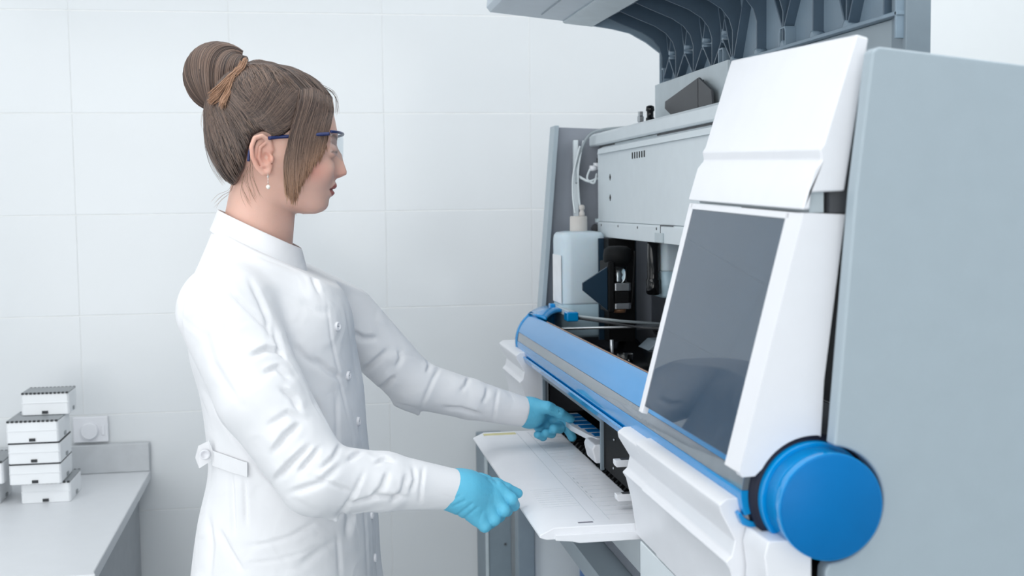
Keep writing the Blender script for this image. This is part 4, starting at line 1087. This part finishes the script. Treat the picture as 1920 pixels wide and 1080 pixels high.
# near sleeve
for pl, a, w_ in [([(404, 514), (440, 556), (478, 592), (506, 622)], .004, 7), ([(466, 522), (486, 562), (500, 600), (508, 640)], .0035, 8),
                  ([(345, 545), (338, 600), (345, 650)], .002, 6), ([(470, 668), (500, 655), (528, 662)], .0045, 8), ([(492, 700), (520, 690), (545, 712)], .004, 8),
                  ([(525, 728), (548, 745), (562, 772)], .005, 8), ([(512, 850), (535, 818), (562, 795)], .006, 9), ([(500, 800), (540, 775), (575, 790)], .003, 9),
                  ([(515, 903), (545, 870), (583, 834)], .006, 9), ([(560, 886), (580, 862), (600, 838)], .005, 7), ([(540, 925), (600, 905), (640, 870)], .004, 9),
                  ([(600, 880), (625, 858), (640, 832)], .004, 7), ([(583, 893), (625, 908), (662, 924)], .003, 6), ([(683, 884), (666, 920), (648, 950), (626, 976)], .0028, 4),
                  ([(650, 865), (672, 850), (690, 838)], .004, 7), ([(690, 938), (715, 915), (728, 885)], .0045, 8), ([(730, 945), (755, 920), (762, 888)], .0035, 8),
                  ([(700, 870), (722, 862), (740, 866)], .003, 6), ([(650, 945), (710, 930), (770, 932)], .004, 7), ([(768, 925), (778, 900), (774, 876)], .003, 6),
                  ([(794, 874), (790, 905), (787, 946)], .0022, 3.5), ([(380, 600), (400, 680), (450, 760)], .0025, 12), ([(420, 590), (440, 660), (480, 720)], .0025, 12)]:
    fold(pl, a, w_, **NB)
# the gap line between the sleeve and the back of the coat
fold([(383, 730), (410, 775), (450, 830), (495, 885), (540, 930)], .004, 7, ymin=1.64, ymax=1.80)
# torso
for pl, a, w_ in [([(507, 600), (522, 650), (532, 700), (536, 740)], .004, 8), ([(545, 640), (570, 670), (600, 690)], .003, 10), ([(587, 668), (615, 695), (646, 712)], .004, 9),
                  ([(560, 560), (590, 580), (620, 590)], .002, 12), ([(630, 740), (631, 790), (633, 838)], .0018, 4), ([(585, 740), (600, 780), (610, 820)], .003, 10),
                  ([(632, 1000), (635, 1040), (638, 1085)], .0016, 4), ([(463, 1024), (505, 1018), (544, 1006), (601, 972)], .0022, 4), ([(463, 1056), (520, 1050), (570, 1036), (615, 1010)], .0012, 3),
                  ([(434, 886), (436, 940), (440, 1006)], .004, 7), ([(459, 892), (461, 940), (463, 986)], .0035, 6), ([(410, 990), (430, 1030), (455, 1072)], .004, 9),
                  ([(390, 960), (398, 1020), (392, 1085)], .003, 9), ([(640, 930), (655, 970), (650, 1010)], .004, 10), ([(560, 1060), (600, 1030), (630, 1015)], .003, 9),
                  ([(612, 560), (622, 640), (640, 730), (656, 800)], .0012, 2.5), ([(646, 560), (660, 650), (672, 730)], .0016, 2.5), ([(680, 950), (686, 1000), (690, 1085)], .0012, 2.5), ([(480, 478), (520, 492), (560, 508)], .002, 6), ([(585, 515), (592, 535), (600, 552)], .003, 4)]:
    fold(pl, a, w_, **TB)
for pl, a, w_ in [([(661, 622), (680, 634), (708, 634)], .005, 8), ([(676, 698), (700, 680), (728, 655)], .0055, 8), ([(707, 732), (722, 722), (742, 704)], .005, 7), ([(742, 690), (752, 672), (748, 655)], .004, 7),
                  ([(800, 700), (806, 684), (800, 672)], .003, 6), ([(826, 686), (812, 712), (800, 740), (789, 767)], .0026, 3.5), ([(735, 756), (762, 762), (789, 768)], .002, 4), ([(830, 764), (865, 766), (905, 778)], .004, 6),
                  ([(862, 735), (874, 722), (880, 706)], .003, 6), ([(903, 758), (912, 742), (914, 726)], .003, 6), ([(934, 727), (929, 760), (924, 793)], .002, 3)]:
    fold(pl, a, w_, **FB)
coat = mk('lab_coat', kv, kq, COAT, person)
from mathutils.bvhtree import BVHTree
bvh = BVHTree.FromPolygons(kv.tolist(), kq.tolist())
def hit(px, py):
    o_ = Vector((0, 0, CZ)); d_ = (RW @ Vector((px - 960, 540 - py, -FPX))).normalized()
    loc, nrm, _, _ = bvh.ray_cast(o_, d_, 6.0)
    return loc, nrm
BTN = mat('white_button', (232, 233, 238), .3)
for px, py in ((632, 612), (652, 704), (671, 790), (696, 965), (702, 1046)):
    loc, nrm = hit(px, py)
    if loc is None: continue
    b = MB().lathe([(.0001, .0012), (.0035, .0012), (.0045, .0028), (.0058, .0032), (.0066, .002), (.0066, -.002)], (0, 0, 0), 'z', k=24)
    q = nrm.to_track_quat('Z', 'Y'); M_ = Matrix.Translation(loc + nrm * .0006) @ q.to_matrix().to_4x4()
    b.v = [tuple(M_ @ Vector(v)) for v in b.v]
    bo_ = b.build('button', BTN, coat)
    h_ = MB()
    for s_ in (-1, 1): h_.lathe([(.0008, 0), (.0008, .0006)], (s_ * .0014, 0, .0010), 'z', k=6)
    h_.v = [tuple(M_ @ Vector(v)) for v in h_.v]; h_.build('button_holes', MARK, bo_)
# stand collar, open at the throat, with the pointed near tip
cb_ = MB(); nA = 60; vs = []
for i in range(nA + 1):
    a = math.radians(-186 + 358 * i / nA) ; a2 = a + math.pi
    # a = 0 at the nape; front opening at +-172
    ca, sa = -math.cos(a), math.sin(a)
    for t_, (ax_, by_) in ((0, (.0605, .0575)), (.5, (.066, .066)), (1.0, (.0745, .078))):
        x = -.0825 + ax_ * ca * ux + by_ * sa * .15
        y = PY - .004 + ax_ * ca * uy * .8 + by_ * sa
        ztop = 1.4745 - .50 * (x + .139)
        fr_ = max(0, (abs(math.degrees(a)) - 120) / 52)
        z = ztop - t_ * (.040 + .012 * fr_)
        vs.append((x, y, z))
fs = [(i * 3 + j, i * 3 + j + 1, (i + 1) * 3 + j + 1, (i + 1) * 3 + j) for i in range(nA) for j in range(2)]
col_ = cb_.add(vs, fs, True).build('collar', COAT, coat)
so3 = col_.modifiers.new('solid', 'SOLIDIFY'); so3.thickness = .003
sb3 = col_.modifiers.new('sub', 'SUBSURF'); sb3.levels = sb3.render_levels = 2
# belt tab at the back of the waist
bp_ = []
for px in (404, 420, 436, 452, 466):
    py = 843 + (px - 400) * .36
    l1, n1 = hit(px, py); l2, n2 = hit(px, py + 28)
    if l1 is not None and l2 is not None: bp_.append((l1 + n1 * .004, l2 + n2 * .004))
tip0 = Vector(W(372, 836, bp_[0][0].y + .004)); tip1 = Vector(W(374, 878, bp_[0][0].y + .004)); tipm = Vector(W(366, 858, bp_[0][0].y + .004))
m0 = Vector(W(392, 826, bp_[0][0].y)); m1_ = Vector(W(396, 864, bp_[0][0].y))
prs = [(tip0, tip1), (m0, m1_)] + bp_
vs = [tuple(v) for pr_ in prs for v in pr_] + [tuple(tipm)]
fs = [(i * 2, i * 2 + 1, i * 2 + 3, i * 2 + 2) for i in range(len(prs) - 1)] + [(0, len(vs) - 1, 1)]
bt_ = MB().add(vs, fs, False).build('belt_tab', COAT, coat); so4 = bt_.modifiers.new('solid', 'SOLIDIFY'); so4.thickness = .002; so4.offset = 0
bb_ = W(384, 852, bp_[0][0].y - .003)
MB().lathe([(.0001, -.0012), (.0040, -.0012), (.0050, -.003), (.0072, -.0032), (.0080, 0)], (bb_[0], bb_[1] - .0005, bb_[2]), 'y', k=24).build('belt_button', BTN, coat)

# ---------------------------------------------------------------- gloves
def finger(p, pts, rs_, k=.003): return chain(p, pts, rs_, k)
def gn_f(p):
    H = lambda a, b, Y: W(a, b, Y)
    wr = cone(p, H(836, 919, 1.652), H(872, 922, 1.658), .0262, .0270)
    palm = smin(cone(p, H(862, 908, 1.662), H(928, 916, 1.672), .0195, .0125), cone(p, H(860, 933, 1.650), H(896, 966, 1.650), .0185, .0155), .02)
    palm = smin(palm, cone(p, H(880, 925, 1.655), H(920, 938, 1.660), .020, .014), .02)
    d = smin(wr, palm, .018)
    F_ = [([(934, 917, 1.668), (958, 936, 1.660), (963, 947, 1.676), (960, 940, 1.690)], [.0105, .0096, .0088, .0078]),
          ([(926, 932, 1.660), (944, 957, 1.650), (950, 957, 1.668), (952, 946, 1.684)], [.0108, .0096, .0088, .0080]),
          ([(912, 946, 1.654), (926, 974, 1.646), (936, 968, 1.664), (940, 956, 1.678)], [.0108, .0094, .0086, .0078]),
          ([(894, 965, 1.649), (909, 986, 1.643), (920, 980, 1.660), (926, 966, 1.672)], [.0105, .0092, .0082, .0072])]
    fs_ = None
    for pts, r_ in F_:
        e = finger(p, [H(*q) for q in pts], r_, .002)
        fs_ = e if fs_ is None else smin(fs_, e, .0012)
    d = smin(d, fs_, .006)
    th = finger(p, [H(900, 902, 1.692), (H(932, 909, 1.690)), H(950, 916, 1.688), H(971, 925, 1.690)], [.0125, .0095, .0082, .0072], .003)
    return smin(d, th, .004)
def gf_f(p):
    H = lambda a, b, Y: W(a, b, Y)
    wr = cone(p, H(966, 769, 2.058), H(996, 774, 2.064), .0250, .0245)
    palm = smin(cone(p, H(994, 768, 2.070), H(1030, 768, 2.088), .0200, .0135), cone(p, H(992, 783, 2.072), H(1012, 792, 2.090), .0170, .0125), .02)
    d = smin(wr, palm, .015)
    F_ = [([(1034, 768, 2.094), (1056, 788, 2.090), (1066, 806, 2.084), (1073, 820, 2.080)], [.0105, .0092, .0088, .0080]),
          ([(1028, 780, 2.096), (1048, 796, 2.088), (1050, 803, 2.070), (1038, 804, 2.056)], [.0105, .0092, .0090, .0088]),
          ([(1016, 786, 2.096), (1034, 808, 2.086), (1034, 813, 2.070), (1023, 812, 2.058)], [.0100, .0085, .0082, .0076]),
          ([(1003, 790, 2.094), (1018, 814, 2.084), (1018, 819, 2.070), (1008, 815, 2.060)], [.0095, .0080, .0075, .0070])]
    fs_ = None
    for pts, r_ in F_:
        e = finger(p, [H(*q) for q in pts], r_, .002)
        fs_ = e if fs_ is None else smin(fs_, e, .0012)
    d = smin(d, fs_, .005)
    th = finger(p, [H(1000, 762, 2.056), H(1026, 764, 2.046), H(1050, 775, 2.050), H(1070, 786, 2.062)], [.0150, .0105, .0090, .0078], .004)
    # gathered latex over the thumb joint
    c = p - H(1038, 770, 2.046); al = c @ np.array([.83, 0, -.55]); 
    th = th + .0007 * np.sin(al * 2400) * np.exp(-(al / .016)**2)
    return smin(d, th, .004)
for f_, lo3, hi3 in ((gn_f, (.15, 1.60, .97), (.33, 1.74, 1.14)), (gf_f, (.30, 2.0, 1.00), (.50, 2.14, 1.17))):
    gv, gq = surfnet(f_, lo3, hi3, .0016)
    gv = refine(f_, gv, 1)
    gpp = proj(gv); gnn = normals(gv, gq)
    if f_ is gn_f:
        for pl, a in (([(850, 950), (872, 938)], .0012), ([(858, 966), (885, 945)], .0014), ([(868, 975), (895, 952)], .0014), ([(915, 897), (925, 908)], .0012), ([(922, 893), (932, 905)], .0012), ([(848, 940), (860, 930)], .0008), ([(895, 985), (905, 960)], .0008)):
            A_, B_ = np.array(pl, float); e = B_ - A_; r_ = gpp - A_; t_ = np.clip((r_ @ e) / (e @ e), 0, 1); ds = np.linalg.norm(r_ - t_[:, None] * e, axis=1)
            gv = gv - gnn * (a * np.exp(-(ds / 2.6)**2))[:, None]
    mk('glove', gv, gq, GLOVE, person)
# cuffs' inner shadow rings stay open: sleeves end at the gloves. trousers and shoes below the hem
TRO = mat('pale_trousers', (214, 218, 224), .85, bump=.2, bscale=700); SHO = mat('white_clog', (232, 233, 235), .45)
def tr_f(p):
    d = None
    for s_ in (-1, 1):
        c = cone(p, (-.06, 1.83 + s_ * .08, .86), (-.05, 1.83 + s_ * .085, .50), .088, .066)
        c = smin(c, cone(p, (-.05, 1.83 + s_ * .085, .50), (-.075, 1.83 + s_ * .09, .085), .066, .052), .02)
        d = c if d is None else smin(d, c, .02)
    return smax(d, .075 - p[:, 2], .004)
tv, tq = surfnet(tr_f, (-.2, 1.6, .04), (.08, 2.06, .92), .009); mk('trousers', tv, tq, TRO, person)
for s_ in (-1, 1):
    def sh_f(p, s_=s_):
        y0 = 1.83 + s_ * .09
        d = smin(cone(p, (-.10, y0, .045), (.05, y0 + s_ * .006, .030), .043, .038), cone(p, (-.085, y0, .05), (-.08, y0, .085), .042, .040), .02)
        return smax(d, .002 - p[:, 2], .003)
    sv, sq = surfnet(sh_f, (-.16, 1.83 + s_ * .09 - .06, -.01), (.11, 1.83 + s_ * .09 + .06, .14), .005); mk('shoe', sv, sq, SHO, person)
